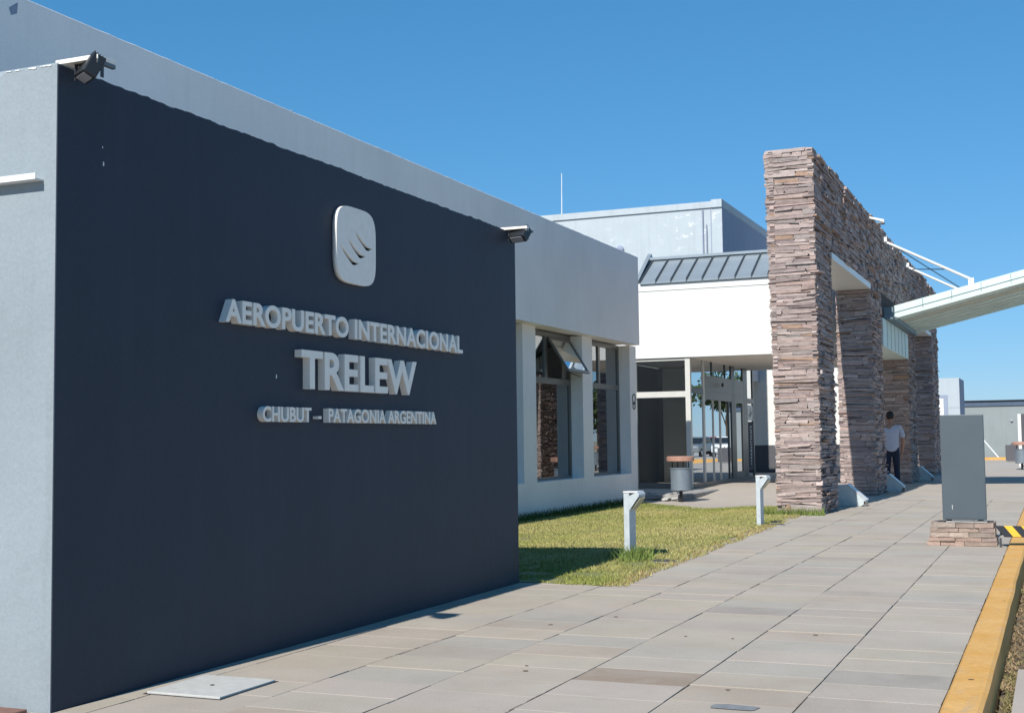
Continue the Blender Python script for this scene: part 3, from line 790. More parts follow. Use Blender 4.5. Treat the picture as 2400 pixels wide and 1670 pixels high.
for (a, c) in ((29.682, 30.42), (30.46, 31.78), (31.82, 32.418), (32.782, 33.748)): fpane(a, c, 2.742, 3.085)
fbar(30.42, 30.46, 2.742, 3.085); fbar(31.78, 31.82, 2.742, 3.085)
fbar(29.682, 32.418, 2.16, 2.358, 'door_head', m_alu)
for (a, c) in ((29.682, 30.50), (30.53, 31.20), (31.24, 32.418)): fpane(a, c, .202, 2.158)
fbar(30.50, 30.53, .202, 2.158, m=m_alu_l); fbar(31.20, 31.24, .202, 2.158, m=m_alu_l)
fbar(32.08, 32.14, .202, 2.158)
# open leaf and last pane
fbar(32.782, 32.90, .202, 2.358, 'door_stile', m_alu); fbar(33.63, 33.748, .202, 2.358, 'door_stile', m_alu); fbar(32.902, 33.628, 2.14, 2.358, 'door_rail', m_alu); fbar(32.902, 33.628, .202, .36, 'door_rail', m_alu)
fpane(32.902, 33.628, .362, 2.138)
fbar(34.252, 34.918, 2.16, 2.30, 'transom'); fpane(34.252, 34.918, 2.302, 3.085); fpane(34.252, 34.918, .202, 2.158)
q = MB(); q.lathe((0, 0, 0), [(.05, 0), (.05, .05)], 14); o = q.build('door_sensor', m_black, en); o.location = (DX+.06-PE[0], 31.2-PE[1], 2.55); o.rotation_euler = (0, math.pi/2, 0)
# poster and banner in the last pane
po = thing('bird_poster', 'white poster with a dark flying bird in the last glass pane of the entrance', 'poster', (DX-.008, 34.585, 1.9))
q = MB(); q.box(0, .006, -.32, .32, -.2, .22); q.build('sheet', m_steelw, po)
q = MB(); q.prism([(-.22, -.07), (-.05, -.03), (.02, .12), (.06, .14), (.07, .02), (.25, .05), (.25, .02), (.09, -.06), (.02, -.12), (-.06, -.09)], 'x', .0065, .009); q.build('bird', m_black, po)
bn_ = thing('door_banner', 'dark vertical banner with white sideways lettering below the bird poster', 'banner', (DX-.008, 34.585, .95))
q = MB(); q.box(0, .006, -.32, .32, -.55, .72); q.build('sheet', m_dado, bn_)
z = .60
for i, hgt in enumerate([.15, .15, .15, .13, .09, .09, .07, .07, .07]):
    q = MB(); wl = .2-.01*i
    q.box(.0065, .0085, -.05, -.05+wl, z-hgt+.02, z-hgt+.045); q.box(.0065, .0085, -.05, -.05+wl, z-.03, z-.005)
    if i % 2 == 0: q.box(.0065, .0085, -.05, -.02, z-hgt+.046, z-.031)
    else: q.box(.0065, .0085, -.05+wl*.45, -.05+wl*.6, z-hgt+.046, z-.031)
    q.build('letter', m_steelw, bn_); z -= hgt+.012
en.location = (-8.8, 31.24, -.125); en.scale = (1.1,)*3
po.location = (-8.415, 38.04, 1.965); bn_.location = (-8.415, 38.04, .92); po.scale = bn_.scale = (1.1,)*3
# white wing beyond
ww = thing('white_wing', 'white sunlit building wing with dark grey dado seen between the entrance and the stone portico', 'building', (-10, 45, 0))
q = MB(); q.box(-4, 3.2, 0, 6, .96, 5.2); q.build('wall', m_white, ww); q = MB(); q.box(-4.004, 3.203, -.02, 6, -.1, .957); q.build('dado', m_dado, ww)

# upper building with peeling paint
ub = thing('upper_building', 'tall pale building block behind with peeling white paint on its sunlit face', 'building', (-9.6, 40, 0))
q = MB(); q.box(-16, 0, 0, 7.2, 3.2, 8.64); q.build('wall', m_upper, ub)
q = MB(); q.box(.0015, .006, .004, 7.19, 3.2, 8.62); q.build('side_face', m_upside, ub)  # side sheet in a darker, bluer colour than the front wall
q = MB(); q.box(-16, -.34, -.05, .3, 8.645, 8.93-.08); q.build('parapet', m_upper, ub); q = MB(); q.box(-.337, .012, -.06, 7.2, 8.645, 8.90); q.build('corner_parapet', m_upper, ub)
for x in (-.62, -.50):
    q = MB(); q.tube((x, -.05, 5.4), (x, -.05, 8.6 if x < -.55 else 8.1), .022, 8); q.build('drain_pipe', m_upside, ub)
q = MB(); q.box(-.37, -.345, -.012, -.002, 5.3, 8.64); q.build('joint_strip', m_upside, ub)
q = MB(); q.lathe((0, 0, 0), [(.1, 0), (.12, .08), (.05, .12)], 16); o = q.build('wall_vent', m_upside, ub); o.location = (-3.42, -.01, 7.52); o.rotation_euler = (math.pi/2, 0, 0)
q = MB(); q.tube((0, 0, 0), (.02, 0, 1.75), .022, 6, .012); o = q.build('antenna_mast', m_steelw); o.location = (-15.25, 40.4, 8.6); tag(o, 'thin pale antenna mast rising above the parapet of the back building', 'antenna')

# ------------------------------------------------------------------ stone portico
pt = thing('stone_portico', 'tall freestanding portico wall clad in stacked brown ledge stones, with openings', 'portico', (-3.47, 20.7, 0))
PP = (-3.47, 20.7, 0)
TOP = 5.93; XF = -3.47; XB = -4.17; LZ = 4.34
pil = [(20.7, 22.35), (27.45, 29.15), (34.45, 36.35), (41.6, 43.9)]
core = MB()
core.box(XB+.03, XF-.03, 20.73, 43.87, LZ+.1, TOP-.03)
for (a, c) in pil: core.box(XB+.03, XF-.03, a+.03, c-.03, -.1, LZ+.099)
ch(core, 'mortar_core', m_core, pt, PP)
STN = []
pal = [(.40, .335, .30), (.42, .36, .325), (.37, .315, .285), (.44, .375, .335), (.34, .29, .265), (.39, .355, .325), (.41, .325, .285), (.31, .265, .25), (.47, .415, .375)]
def stones(kind, fixed, segs_of, v0, v1, seed, flip=1, dd=1.0, batter=0):
    gg = .001 if dd < 1.5 else .0035
    r = random.Random(seed); v = v0; k = 0
    while v < v1-.01:
        h = r.choice([.022, .028, .034, .04, .046, .056, .075])*r.uniform(.85, 1.2)
        if v+h > v1-.03: h = v1-v
        for (u0, u1) in segs_of((v+h/2)):
            if batter: u0 = u0-batter*(v/TOP)+.012*nz(v*6, 1, seed)
            u = u0-r.uniform(0, .02)
            def B(uu, kk, vv): 
                return vv+(.030*nz(uu*1.3, kk*.35+7, seed)+.026*nz(uu*3.4, kk*2.1, seed+1) if v0+.001 < vv < v1-.001 else (r.uniform(-.025, .02) if vv > 1 else 0))
            while u < u1-.005:
                L = r.choice([.12, .2, .3, .42, .55, .7])*r.uniform(.8, 1.2)*(1.15 if h < .06 else .9)
                if u+L > u1-.09: L = u1-u+r.uniform(-.004, .016)
                ua, ub_ = u+.001, u+L-.001; sa, sb = r.uniform(-.022, .022), r.uniform(-.022, .022)
                g_ = gg
                c4 = [(ua-sa, B(ua, k, v)+g_), (ub_-sb, B(ub_, k, v)+g_), (ub_+sb, B(ub_, k+1, v+h)-g_), (ua+sa, B(ua, k+1, v+h)-g_)]
                for i in (2, 3):
                    if c4[i][1] < c4[3-i][1]+.008: c4[i] = (c4[i][0], c4[3-i][1]+.008)
                d = (r.uniform(-.006, .016)+(.022 if r.random() < .10 else 0)-(.02 if r.random() < .05 else 0))*dd
                dj = [d+r.uniform(-.007, .007) for _ in range(4)]
                um, vm = (c4[0][0]+c4[2][0])/2, (c4[0][1]+c4[2][1])/2
                t = r.choice(pal); q_ = r.uniform(.84, 1.14); t = (t[0]*q_*1.03, t[1]*q_*.965, t[2]*q_*.99)
                if r.random() < .03: t = (.40, .27, .20)
                P3 = []
                for (dep, sh) in ((-.07, 0), (None, 0)):
                    for i, (a, z_) in enumerate(c4):
                        if dep is None:
                            e = .0022; a2 = a+(e if a < um else -e); z2_ = z_+(e*.6 if z_ < vm else -e*.6); dp = dj[i]
                        else: a2, z2_, dp = a, z_, dep
                        if kind == 'x': P3.append((fixed+flip*dp, a2, z2_))
                        else: P3.append((a2, fixed-flip*dp, z2_))
                STN.append((P3, t, (um, vm, L*h, kind, fixed, flip)))
                u += L
        v += h; k += 1
def segX(v):
    return [(20.7, 43.9)] if v > LZ+.1 else pil
stones('y', 20.7, lambda v: [(-4.14, -3.47)], 0, TOP, 11, 1, 1.0, .1)
n_front = len(STN)
stones('x', XF, segX, 0, TOP, 12, 1, 2.0)
for i, (a, c) in enumerate(pil):
    if i: stones('y', a, lambda v: [(XB, XF)], 0, LZ, 20+i, 1, 1.0)
    stones('y', c, lambda v: [(XB, XF)], 0, TOP if i == 3 else LZ, 30+i, -1, .8)
stones('x', XB, segX, 0, TOP, 13, -1, 1.0)
# rank by apparent size in the photograph
def rank(s):
    um, vm, A, kind, fixed, flip = s[2]
    if kind == 'y': x, y, f = um, fixed, (1.0 if flip > 0 else 0)
    else: x, y, f = fixed, um, (.22 if flip > 0 else 0)
    if y < 20 or f == 0: return 0
    if kind == 'y' and fixed > 21: f *= .6
    return A*f/(y*y)
order = sorted(range(len(STN)), key=lambda i: -rank(STN[i])); ind = set(order[:300])
rest = MB()
for i, (P3, t, _) in enumerate(STN):
    if i in ind:
        q = MB(); c = P3[0]; q.hexa([(p[0]-c[0], p[1]-c[1], p[2]-c[2]) for p in P3], tone=t)
        o = q.build('stone', m_stone, pt, tone=True); o.location = (c[0]-PP[0], c[1]-PP[1], c[2])
    else: rest.hexa([(p[0], p[1], p[2]) for p in P3], tone=t)
o = ch(rest, 'stone_cladding', m_stone, pt, PP, tone=True); stuff(o)
# loose top stones
topb = MB(); r = random.Random(5); y = 20.72
while y < 43.8:
    L = r.uniform(.15, .5); z0 = TOP-.028; hh = r.uniform(.02, .055); x = XB+.02
    while x < XF-.03:
        W = r.uniform(.2, .45); x1 = min(x+W, XF+r.uniform(-.02, .03)); t = r.choice(pal)
        topb.hexa([(x, y, z0), (x1, y, z0), (x1, y+L, z0), (x, y+L, z0), (x, y, z0+hh), (x1, y+.01, z0+hh*r.uniform(.7, 1.2)), (x1, y+L, z0+hh*r.uniform(.7, 1.2)), (x, y+L, z0+hh)], tone=t); x = x1+.004
    y += L+.004
o = ch(topb, 'coping_stones', m_stone, pt, PP, tone=True); stuff(o)
# lintel panels
def lintel(y0, y1, z0, z1, proud, m, nseam):
    q = MB(); q.box(XB-.01, XF+proud, y0, y1, z0, z1); o = ch(q, 'lintel_panel', m, pt, PP)
    for i in range(nseam):
        y = y0+(y1-y0)*(i+1)/(nseam+1); s = MB(); s.box(XF+proud+.0005, XF+proud+.006, y-.012, y+.012, z0+.02, z1-.02)
        k = s.build('seam', m_teal, o, origin=PP); k.location = (0, 0, 0)
lintel(22.38, 27.42, LZ-.02, LZ+.095, .02, m_steelw, 0)
lintel(29.18, 34.42, 3.22, 3.86, .04, m_canopy, 6)
lintel(36.38, 41.57, LZ-.02, LZ+.095, .02, m_steelw, 0)
q = MB(); q.box(XB, XF+.0, 29.18, 34.42, 3.862, LZ+.095); ch(q, 'lintel_core', m_core, pt, PP)
q = MB(); q.box(XB+.1, XF-.1, 22.38, 22.40, 0, LZ-.03); ch(q, 'joint_board', m_dado, pt, PP)

# canopy: sloping slab over the second opening
cp = thing('canopy', 'white-green metal canopy sloping up from the stone portico over the pavement', 'canopy', (XF, 29.8, 4.0))
SLP = .2375
def cz(x, base): return base+SLP*(x-XF)
CX0, CX1, CY0, CY1 = XF+.22, 2.6, 29.8, 35.0
def slab(y0, y1, dz0, dz1, name, m, x0=CX0, x1=CX1):
    q = MB(); q.hexa([(x0, y0, cz(x0, dz0)), (x1, y0, cz(x1, dz0)), (x1, y1, cz(x1, dz0)), (x0, y1, cz(x0, dz0)), (x0, y0, cz(x0, dz1)), (x1, y0, cz(x1, dz1)), (x1, y1, cz(x1, dz1)), (x0, y1, cz(x0, dz1))])
    o = q.build(name, m, cp, origin=(XF, 29.8, 4.0)); o.location = (0, 0, 0); return o
slab(CY0, CY0+.16, 3.87, 4.12, 'edge_beam', m_canopy); slab(CY1-.16, CY1, 3.87, 4.12, 'edge_beam', m_canopy)
slab(CY0-.012, CY0-.001, 3.96, 3.972, 'edge_groove', m_teal)
slab(CY0+.161, CY1-.161, 4.04, 4.046, 'deck_sheet', m_transl)
slab(CY0-.0, CY0+.30, 3.835, 3.868, 'edge_ledge', m_canopy)
for i in range(9):
    slab(CY0-.008, CY0-.001, 3.90, 4.10, 'cover_strip', m_teal, CX0+.62*i, CX0+.62*i+.012)
n = 7; wy = (CY1-CY0-.36)/n
for i in range(n):
    a = CY0+.18+wy*i; slab(a+.05, a+wy-.12, 3.93, 3.934, 'underside_pan', m_translr if i == 2 else m_transl); slab(a+wy-.118, a+wy-.07, 3.90, 4.038, 'purlin', m_canopy)
    slab(a-.018, a+.018, 3.905, 3.929, 'joint_strip', m_teal)
q = MB(); q.box(XF+.005, XF+.21, 29.7, 35.1, 3.87, 4.14); o = q.build('root_beam', m_teal, cp, origin=(XF, 29.8, 4.0)); o.location = (0, 0, 0)
P0 = Vector((XF, 29.8, 4.0))
def rod(y, nm='tie_rod'):
    a = Vector((XF-.05, y, 5.72)); b_ = Vector((-1.6, y+.1, cz(-1.6, 4.26)))
    q = MB(); q.tube(a, b_, .032, 10); o = q.build(nm, m_steelw, cp, origin=P0); o.location = (0, 0, 0)
    q = MB(); q.box(a.x-.15, a.x+.15, y-.045, y-.033, 5.66, 5.77); o = q.build('anchor_plate', m_steelw, cp, origin=P0); o.location = (0, 0, 0)
    q = MB(); q.box(-1.66, -1.54, y+.08, y+.10, cz(-1.6, 4.10), cz(-1.6, 4.29)); o = q.build('anchor_plate', m_steelw, cp, origin=P0); o.location = (0, 0, 0)
    return a, b_
a1, b1 = rod(29.95); a2, b2 = rod(34.75)
for (a, c) in ((a1.lerp(b1, .12), b2.lerp(a2, .12)), (a2.lerp(b2, .12), b1.lerp(a1, .25))):
    q = MB(); q.tube(a, c, .012, 6); o = q.build('brace_cable', m_cable, cp, origin=P0); o.location = (0, 0, 0)
# small lamp on the portico top
t = thing('portico_lamp', 'small white lamp arm on top of the stone portico above the first opening', 'lamp', (XF-.02, 27.6, 5.90))
q = MB(); q.box(-.035, .02, -.03, .03, -.12, .06); q.build('base_block', m_letter, t, bevel=.004)
q = MB(); q.hexa([(.021, -.05, -.06), (.34, -.05, -.17), (.34, .05, -.17), (.021, .05, -.06), (.021, -.05, -.02), (.34, -.05, -.11), (.34, .05, -.11), (.021, .05, -.02)]); q.build('arm', m_steelw, t, bevel=.004)
q = MB(); q.box(.2, .345, -.07, .07, -.20, -.172); q.build('lamp_head', m_alu, t, bevel=.003)

# wedges at the feet of the openings
for i, (y, lb) in enumerate(((23.35, 'pale metal wedge at the foot of the first portico opening, in the sun'), (29.55, 'pale metal wedge at the foot of the second pillar, beside the standing man'), (36.75, 'pale metal wedge by the third pillar, half hidden by the sign panel'))):
    t = thing('wedge', lb, 'wedge', (-3.2, y, 0), 'metal wedges at the pillar feet')
    q = MB(); q.prism([(-.62, .0), (-.62, .36), (-.25, .38), (.06, .10), (.06, .05), (-.02, .0)], 'y', 0, .34); q.build('housing', m_wedge, t, bevel=.008)
    q = MB(); q.prism([(-.25, .386), (.066, .106), (.072, .112), (-.247, .394)], 'y', -.01, .35); q.build('edge_trim', m_steelw, t)
    q = MB(); q.box(.03, .085, .0, .08, .0, .09); q.build('foot', m_alu, t)

# ------------------------------------------------------------------ bollard lights
def bollard():
    t = thing('bollard_light', 'nearer short grey bollard light standing in the lawn corner with tall weeds at its foot', 'bollard light', (-4.11, 12.65, 0), 'bollard lights in the lawn')
    q = MB(); q.box(-.03, .03, 0, .22, -.05, .69); q.build('post', m_bol, t, bevel=.004)
    q = MB(); q.prism([(.0305, .66), (.12, .70), (.14, .675), (.136, .655), (.04, .52), (.0305, .50)], 'y', -.004, .224); q.build('lamp_head', m_bol, t, bevel=.003)
    q = MB(); q.box(-.033, .12, -.006, .226, .6905, .706); q.build('cap', m_steelw, t, bevel=.003)
    q = MB(); q.hexa([(.052, .02, .523), (.056, .02, .519), (.056, .2, .519), (.052, .2, .523), (.143, .02, .640), (.147, .02, .636), (.147, .2, .636), (.143, .2, .640)]); q.build('lens', m_lensy, t)
    return t
bo = bollard()
dup(bo, (-3.895, 18.0, 0), 'farther short grey bollard light at the lawn edge beside the stone portico')
# dark spots at lawn edge: flat black discs in grey rings, nothing cut
for (x, y, lb, s) in ((-3.70, 12.56, 'dark round spot in the lawn edge beside the nearer bollard light', 1), (-3.66, 18.12, 'small dark spot in the lawn edge beside the farther bollard light', .8)):
    t = thing('dark_spot', lb, 'drain', (x, y, 0), 'dark spots at the lawn edge')
    q = MB(); q.lathe((0, 0, 0), [(.001, .012), (.125*s, .012), (.135*s, .0165), (.14*s, .0)], 22); q.build('rim', m_rubble, t)
    q = MB(); q.lathe((0, 0, .0175), [(.115*s, 0), (.118*s, .002)], 22); q.build('opening', m_black, t)

# ------------------------------------------------------------------ bins
def bin_(loc, label):
    t = thing('litter_bin', label, 'litter bin', loc, 'litter bins with terracotta lids')
    q = MB(); q.tube((0, 0, -.02), (0, 0, .21), .035, 12); q.build('pole', m_black, t)
    q = MB(); q.lathe((0, 0, .2), [(.18, 0), (.2, .012), (.2, .43), (.213, .432), (.213, .455), (.19, .455), (.19, .06)], 32); q.build('body', m_bin, t, smooth=False)
    for a in range(4):
        an = a*math.pi/2+.6; q = MB(); q.tube((.17*math.cos(an), .17*math.sin(an), .5), (.17*math.cos(an), .17*math.sin(an), .80), .011, 8); q.build('lid_rod', m_black, t)
    q = MB(); q.lathe((0, 0, .78), [(.25, 0), (.275, .01), (.275, .085), (.25, .1), (.0, .106)], 32); q.build('lid', m_terra, t)
    return t
b1_ = bin_((-7.60, 27.28, -.12), 'round grey litter bin with terracotta lid in front of the glass screen')
b1_.scale = (1.1,)*3
dup(b1_, (-1.10, 48.0, 0), 'far grey litter bin with terracotta lid at the right edge of the picture')

# ------------------------------------------------------------------ sign panel on stone plinth
sp = thing('sign_panel', 'blank slate-grey sign panel standing on a small stone plinth near the yellow kerb', 'sign panel', (-.98, 15.42, 0))
q = MB(); q.box(-.235, .235, -.04, .04, .285, 1.475); q.build('panel', m_signp, sp, bevel=.006)
q = MB(); q.box(-.225, .225, -.0425, -.0405, .30, 1.455); q.build('face_sheet', m_signp, sp)
for x in (-.17, .17):
    q = MB(); q.box(x-.03, x+.03, -.02, .02, .26, .2845); q.build('foot', m_black, sp)
q = MB(); q.box(-.34, .30, -.12, .30, -.02, .258); q.build('plinth_core', m_core, sp)
q = MB(); q.box(-.2, .24, -.05, .1, .2585, .268); q.build('base_plate', m_lid, sp)
q = MB(); q.prism([(-.13, .40), (-.126, .40), (-.124, .45), (-.13, .45)], 'y', -.0445, -.043); q.build('scratch', m_steelw, sp)
save = STN; STN = []
def pl_stones(kind, fixed, a, c, seed, flip, bat):
    r = random.Random(seed); hs = [.05, .045, .055, .05, .06]; v = 0
    for k, h in enumerate(hs):
        k_ = bat*(1-k/4); u = a-k_
        while u < c+k_*.3-.01:
            L = r.uniform(.12, .3)
            if u+L > c+k_*.3-.06: L = c+k_*.3-u
            d = k_*.4+r.uniform(-.005, .02); q = []
            for dep in (-.06, None):
                for (uu, vv) in ((u+.003, v+.002), (u+L-.003, v+.002+r.uniform(-.004, .004)), (u+L-.003, v+h-.002), (u+.003, v+h-.002+r.uniform(-.008, .004))):
                    dp = dep if dep else d+r.uniform(-.006, .006)
                    q.append((fixed+flip*dp, uu, vv) if kind == 'x' else (uu, fixed-flip*dp, vv))
            m_ = MB(); m_.hexa(q, tone=(lambda t, k: (t[0]*k*1.05, t[1]*k*.95, t[2]*k*.88))(r.choice(pal), r.uniform(.85, 1.1))); m_.build('stone', m_stone, sp, tone=True)
            u += L
        v += h
pl_stones('y', -.13, -.335, .31, 1, 1, .07); pl_stones('x', .31, -.13, .31, 2, 1, .03); pl_stones('x', -.35, -.13, .31, 3, -1, .03); pl_stones('y', .31, -.335, .31, 4, -1, .03)
q = MB(); r = random.Random(9)
for i in range(3):
    for j in range(2):
        x = -.33+i*.21; y = -.12+j*.21; m_ = MB(); m_.box(x, x+.2, y, y+.2, .2575, .262 if j == 0 else .266); m_.build('top_stone', m_stone, sp, tone=True) if False else None
# yellow and black striped board across the kerb
sb = thing('striped_board', 'yellow and black diagonally striped board lying from the plinth over the kerb', 'barrier board', (-.60, 15.30, 0))
def stripe(x0, x1, m, nm, k=0):
    # slanted stripe segments on a board leaning back
    q = MB(); sh = .10; z0, z1 = .13, .225; y0, y1 = -.10, .06
    q.hexa([(x0+sh, y0, z0-.012), (x1+sh, y0, z0-.012), (x1+sh, y0+.02, z0-.02), (x0+sh, y0+.02, z0-.02), (x0, y1, z1), (x1, y1, z1), (x1, y1+.02, z1-.01), (x0, y1+.02, z1-.01)])
    return q.build(nm, m, sb)
m_yel = plain('yellow_enamel', (.72, .42, .04), .5, 0, .08, 12); m_blk = plain('black_enamel', (.03, .03, .032), .5, 0, .1)
x = -.06
for i in range(9):
    stripe(x+.001, x+.089, m_blk if i % 2 == 0 else m_yel, 'black_stripe' if i % 2 == 0 else 'yellow_stripe'); x += .09
q = MB(); q.box(-.01, .8, .082, .10, .12, .215); q.build('back_frame', m_cable, sb)
q = MB(); q.box(-.012, .012, -.105, -.08, -.01, .10); q.build('leg', m_cable, sb)

# ------------------------------------------------------------------ far buildings on the right
t = thing('gate_block', 'white block building with grey window frame at the far end of the walkway', 'building', (-3.86, 60, 0))
q = MB(); q.box(-5, 0, 0, 3.2, -.1, 3.77); q.build('wall', m_farwh, t)
q = MB(); q.box(.002, .01, .01, 3.19, -.05, 3.755); q.build('side_face', m_upside, t)  # shade of this side is put into its darker blue-grey colour
q = MB(); q.box(-3.0, -.50, -.05, -.002, .6, 3.02); q.build('window_frame', m_upside, t)
q = MB(); q.box(-2.4, -.68, -.06, -.0505, 2.0, 2.86); q.build('notice', m_steelw, t)
q = MB(); q.box(-2.2, -.80, -.063, -.0605, 2.27, 2.30); q.build('notice_line', m_black, t)
q = MB(); q.box(-.46, 0, -.006, -.001, 2.44, 2.455); q.build('joint_line', m_upside, t)
t = thing('long_wall', 'long low pale grey wall with dark blue roof band in the far distance', 'building', (-4.3, 70, 0))
q = MB(); q.box(0, 4.1, 0, .4, -.1, 2.69); q.build('wall', m_farw, t)
q = MB(); q.box(0, 4.1, -.06, .5, 2.693, 2.93); q.build('roof_band', m_farb, t)
q = MB(); q.box(0, 4.1, -.12, .55, 2.932, 2.99); q.build('roof_edge', m_black, t)
q = MB(); q.lathe((0, 0, 0), [(.05, 0), (.07, .07), (.0, .1)], 12); o = q.build('wall_lamp', m_lens, t); o.location = (2.28, -.0, 1.93); o.rotation_euler = (math.pi/2, 0, 0)
q = MB(); q.box(-4.3, 1.2, 66.2, 69.6, -.3, .06); struct(q.build('far_verge', m_ground))
q = MB(); q.box(-4.3, 1.2, 65.98, 66.18, -.3, .13); struct(q.build('far_kerb', m_kerb))
q = MB(); q.tube((0, 0, 0), (-.95, 1.2, 1.15), .035, 8); o = q.build('guy_strut', m_steelw); o.location = (-2.55, 66.8, .06); tag(o, 'thin pale diagonal strut leaning against the far grey wall', 'strut')
q = MB(); q.box(-.27, .27, -.25, .25, .05, .75); q.box(-.05, .0, -.02, .02, .75, .82); o = q.build('dark_box', m_dado, bevel=.02); o.location = (-1.82, 62, 0); tag(o, 'dark square container standing before the far grey wall', 'container')
pk = thing('info_pillar', 'narrow dark information pillar behind the far litter bin, cut by the right edge of the picture', 'pillar', (-1.17, 52, 0))
q = MB(); q.box(0, .6, 0, .12, .3, 2.0); q.build('panel', m_dado, pk); q = MB(); q.box(-.12, -.003, .0, .12, 0, 2.0); q.build('pillar_edge', m_steelw, pk)

# ------------------------------------------------------------------ the man
def skin_mesh(name, verts, edges, radii, m, parent, sub=2, root=0):
    me = bpy.data.meshes.new(name); me.from_pydata(verts, edges, []); o = bpy.data.objects.new(name, me); COL.objects.link(o)
    o.modifiers.new('s', 'SKIN'); sv = me.skin_vertices[0].data if me.skin_vertices else None
    if sv is None:
        bm = bmesh.new(); bm.from_mesh(me); bm.verts.layers.skin.verify(); bm.to_mesh(me); bm.free(); sv = me.skin_vertices[0].data
    for i, r_ in enumerate(radii): sv[i].radius = r_ if isinstance(r_, tuple) else (r_, r_); sv[i].use_root = (i == root)
    sd = o.modifiers.new('d', 'SUBSURF'); sd.levels = sub; sd.render_levels = sub
    bpy.context.view_layer.update()
    m2 = bpy.data.meshes.new_from_object(o.evaluated_get(bpy.context.evaluated_depsgraph_get()))
    COL.objects.unlink(o); bpy.data.objects.remove(o); m2.name = name
    m2.polygons.foreach_set('use_smooth', [True]*len(m2.polygons)); m2.materials.clear()
    return link(name, m2, m, parent)
man = thing('person', 'person in grey short-sleeved shirt and dark jeans standing between the stone pillars, seen from behind', 'person', (-3.56, 31.2, 0))
# local frame: man faces +y (away), x to his right
sp_ = [(0, 0, .93), (0.01, 0, 1.08), (.02, .01, 1.25), (.02, .02, 1.40), (.01, .04, 1.50), (0.0, .06, 1.57), (-.01, .08, 1.66), (-.01, .08, 1.74), (-.01, .07, 1.79)]
V = list(sp_); Rr = [(.14, .10), (.12, .085), (.135, .085), (.14, .085), (.07, .07), (.058, .06), (.078, .092), (.08, .098), (.055, .07)]
Ed = [(i, i+1) for i in range(8)]
def chain(start, pts, rad):
    p = start
    for q, r_ in zip(pts, rad):
        V.append(q); Rr.append(r_); Ed.append((p, len(V)-1)); p = len(V)-1
    return p
for s in (1, -1):
    chain(0, [(.09*s, 0, .86), (.10*s, .01, .66), (.105*s, .02, .50), (.11*s, -.005, .30), (.11*s, -.01, .09), (.115*s, .10, .035), (.12*s, .17, .03)], [.095, .08, .062, .058, .042, .045, .035])
hr = chain(3, [(.19, .015, 1.43), (.245, .0, 1.28), (.27, -.01, 1.13), (.255, .03, .98), (.235, .07, .87), (.225, .085, .81)], [.062, .05, .042, .036, .026, (.040, .018)])
hl = chain(3, [(-.16, .02, 1.43), (-.21, .03, 1.28), (-.22, .06, 1.14), (-.19, .17, 1.02), (-.16, .23, .95), (-.15, .25, .90)], [.06, .048, .04, .034, .026, (.038, .018)])
for (hb, sx) in ((hr, -1), (hl, 1)):
    b0 = Vector(V[hb])
    for i in range(4):
        dx = (i-1.5)*.017; L = [.062, .07, .066, .052][i]
        chain(hb, [tuple(b0+Vector((dx*.6, dx*.9, -.035))), tuple(b0+Vector((dx*.6+sx*.008, dx*.9+.004, -.035-L*.6))), tuple(b0+Vector((dx*.6+sx*.02, dx*.9+.006, -.03-L)))], [.0095, .0085, .007])
    chain(hb, [tuple(b0+Vector((sx*.012, .028, .0))), tuple(b0+Vector((sx*.018, .04, -.035)))], [.011, .009])
skin_mesh('body', V, Ed, Rr, m_skin, man, 2)
# shirt
V = [(0, 0, .84), (0, 0, .96), (.01, 0, 1.10), (.02, .01, 1.25), (.02, .02, 1.40), (.012, .035, 1.475)]; Rr = [(.19, .155), (.185, .15), (.172, .135), (.185, .138), (.185, .125), (.085, .085)]; Ed = [(i, i+1) for i in range(5)]
chain(4, [(.19, .015, 1.425), (.245, 0, 1.28), (.265, -.008, 1.17)], [.078, .070, .066]); chain(4, [(-.16, .02, 1.425), (-.21, .03, 1.28), (-.22, .055, 1.17)], [.076, .068, .062])
skin_mesh('shirt', V, Ed, Rr, m_shirt, man, 2)
V = [(0, 0, .93), (0, 0, 1.10)]; Rr = [(.168, .13), (.162, .125)]; Ed = [(0, 1)]
for s in (1, -1): chain(0, [(.09*s, 0, .83), (.10*s, .01, .66), (.105*s, .02, .50), (.11*s, -.005, .30), (.11*s, -.008, .06)], [.108, .092, .076, .07, .066])
skin_mesh('trousers', V, Ed, Rr, m_jeans, man, 2)
V = [(-.01, .035, 1.61), (-.01, .055, 1.68), (-.01, .062, 1.76), (-.01, .062, 1.83)]; Rr = [(.07, .06), (.094, .09), (.10, .108), (.06, .075)]; Ed = [(0, 1), (1, 2), (2, 3)]
skin_mesh('hair', V, Ed, Rr, m_hair, man, 2)
for s in (1, -1):
    V = [(.11*s, -.03, .035), (.115*s, .08, .035), (.12*s, .20, .028)]; Rr = [(.045, .04), (.052, .04), (.04, .03)]; Ed = [(0, 1), (1, 2)]
    skin_mesh('shoe', V, Ed, Rr, m_shoe, man, 2)
for s in (1, -1):
    q = MB(); q.lathe((0, 0, 0), [(.001, -.03), (.014, -.022), (.018, 0), (.014, .024), (.001, .032)], 10); o = q.build('ear', m_skin, man, smooth=True); o.location = (-.01+.088*s, .085, 1.70); o.scale = (.6, 1, 1)
man.rotation_euler.z = math.radians(8)

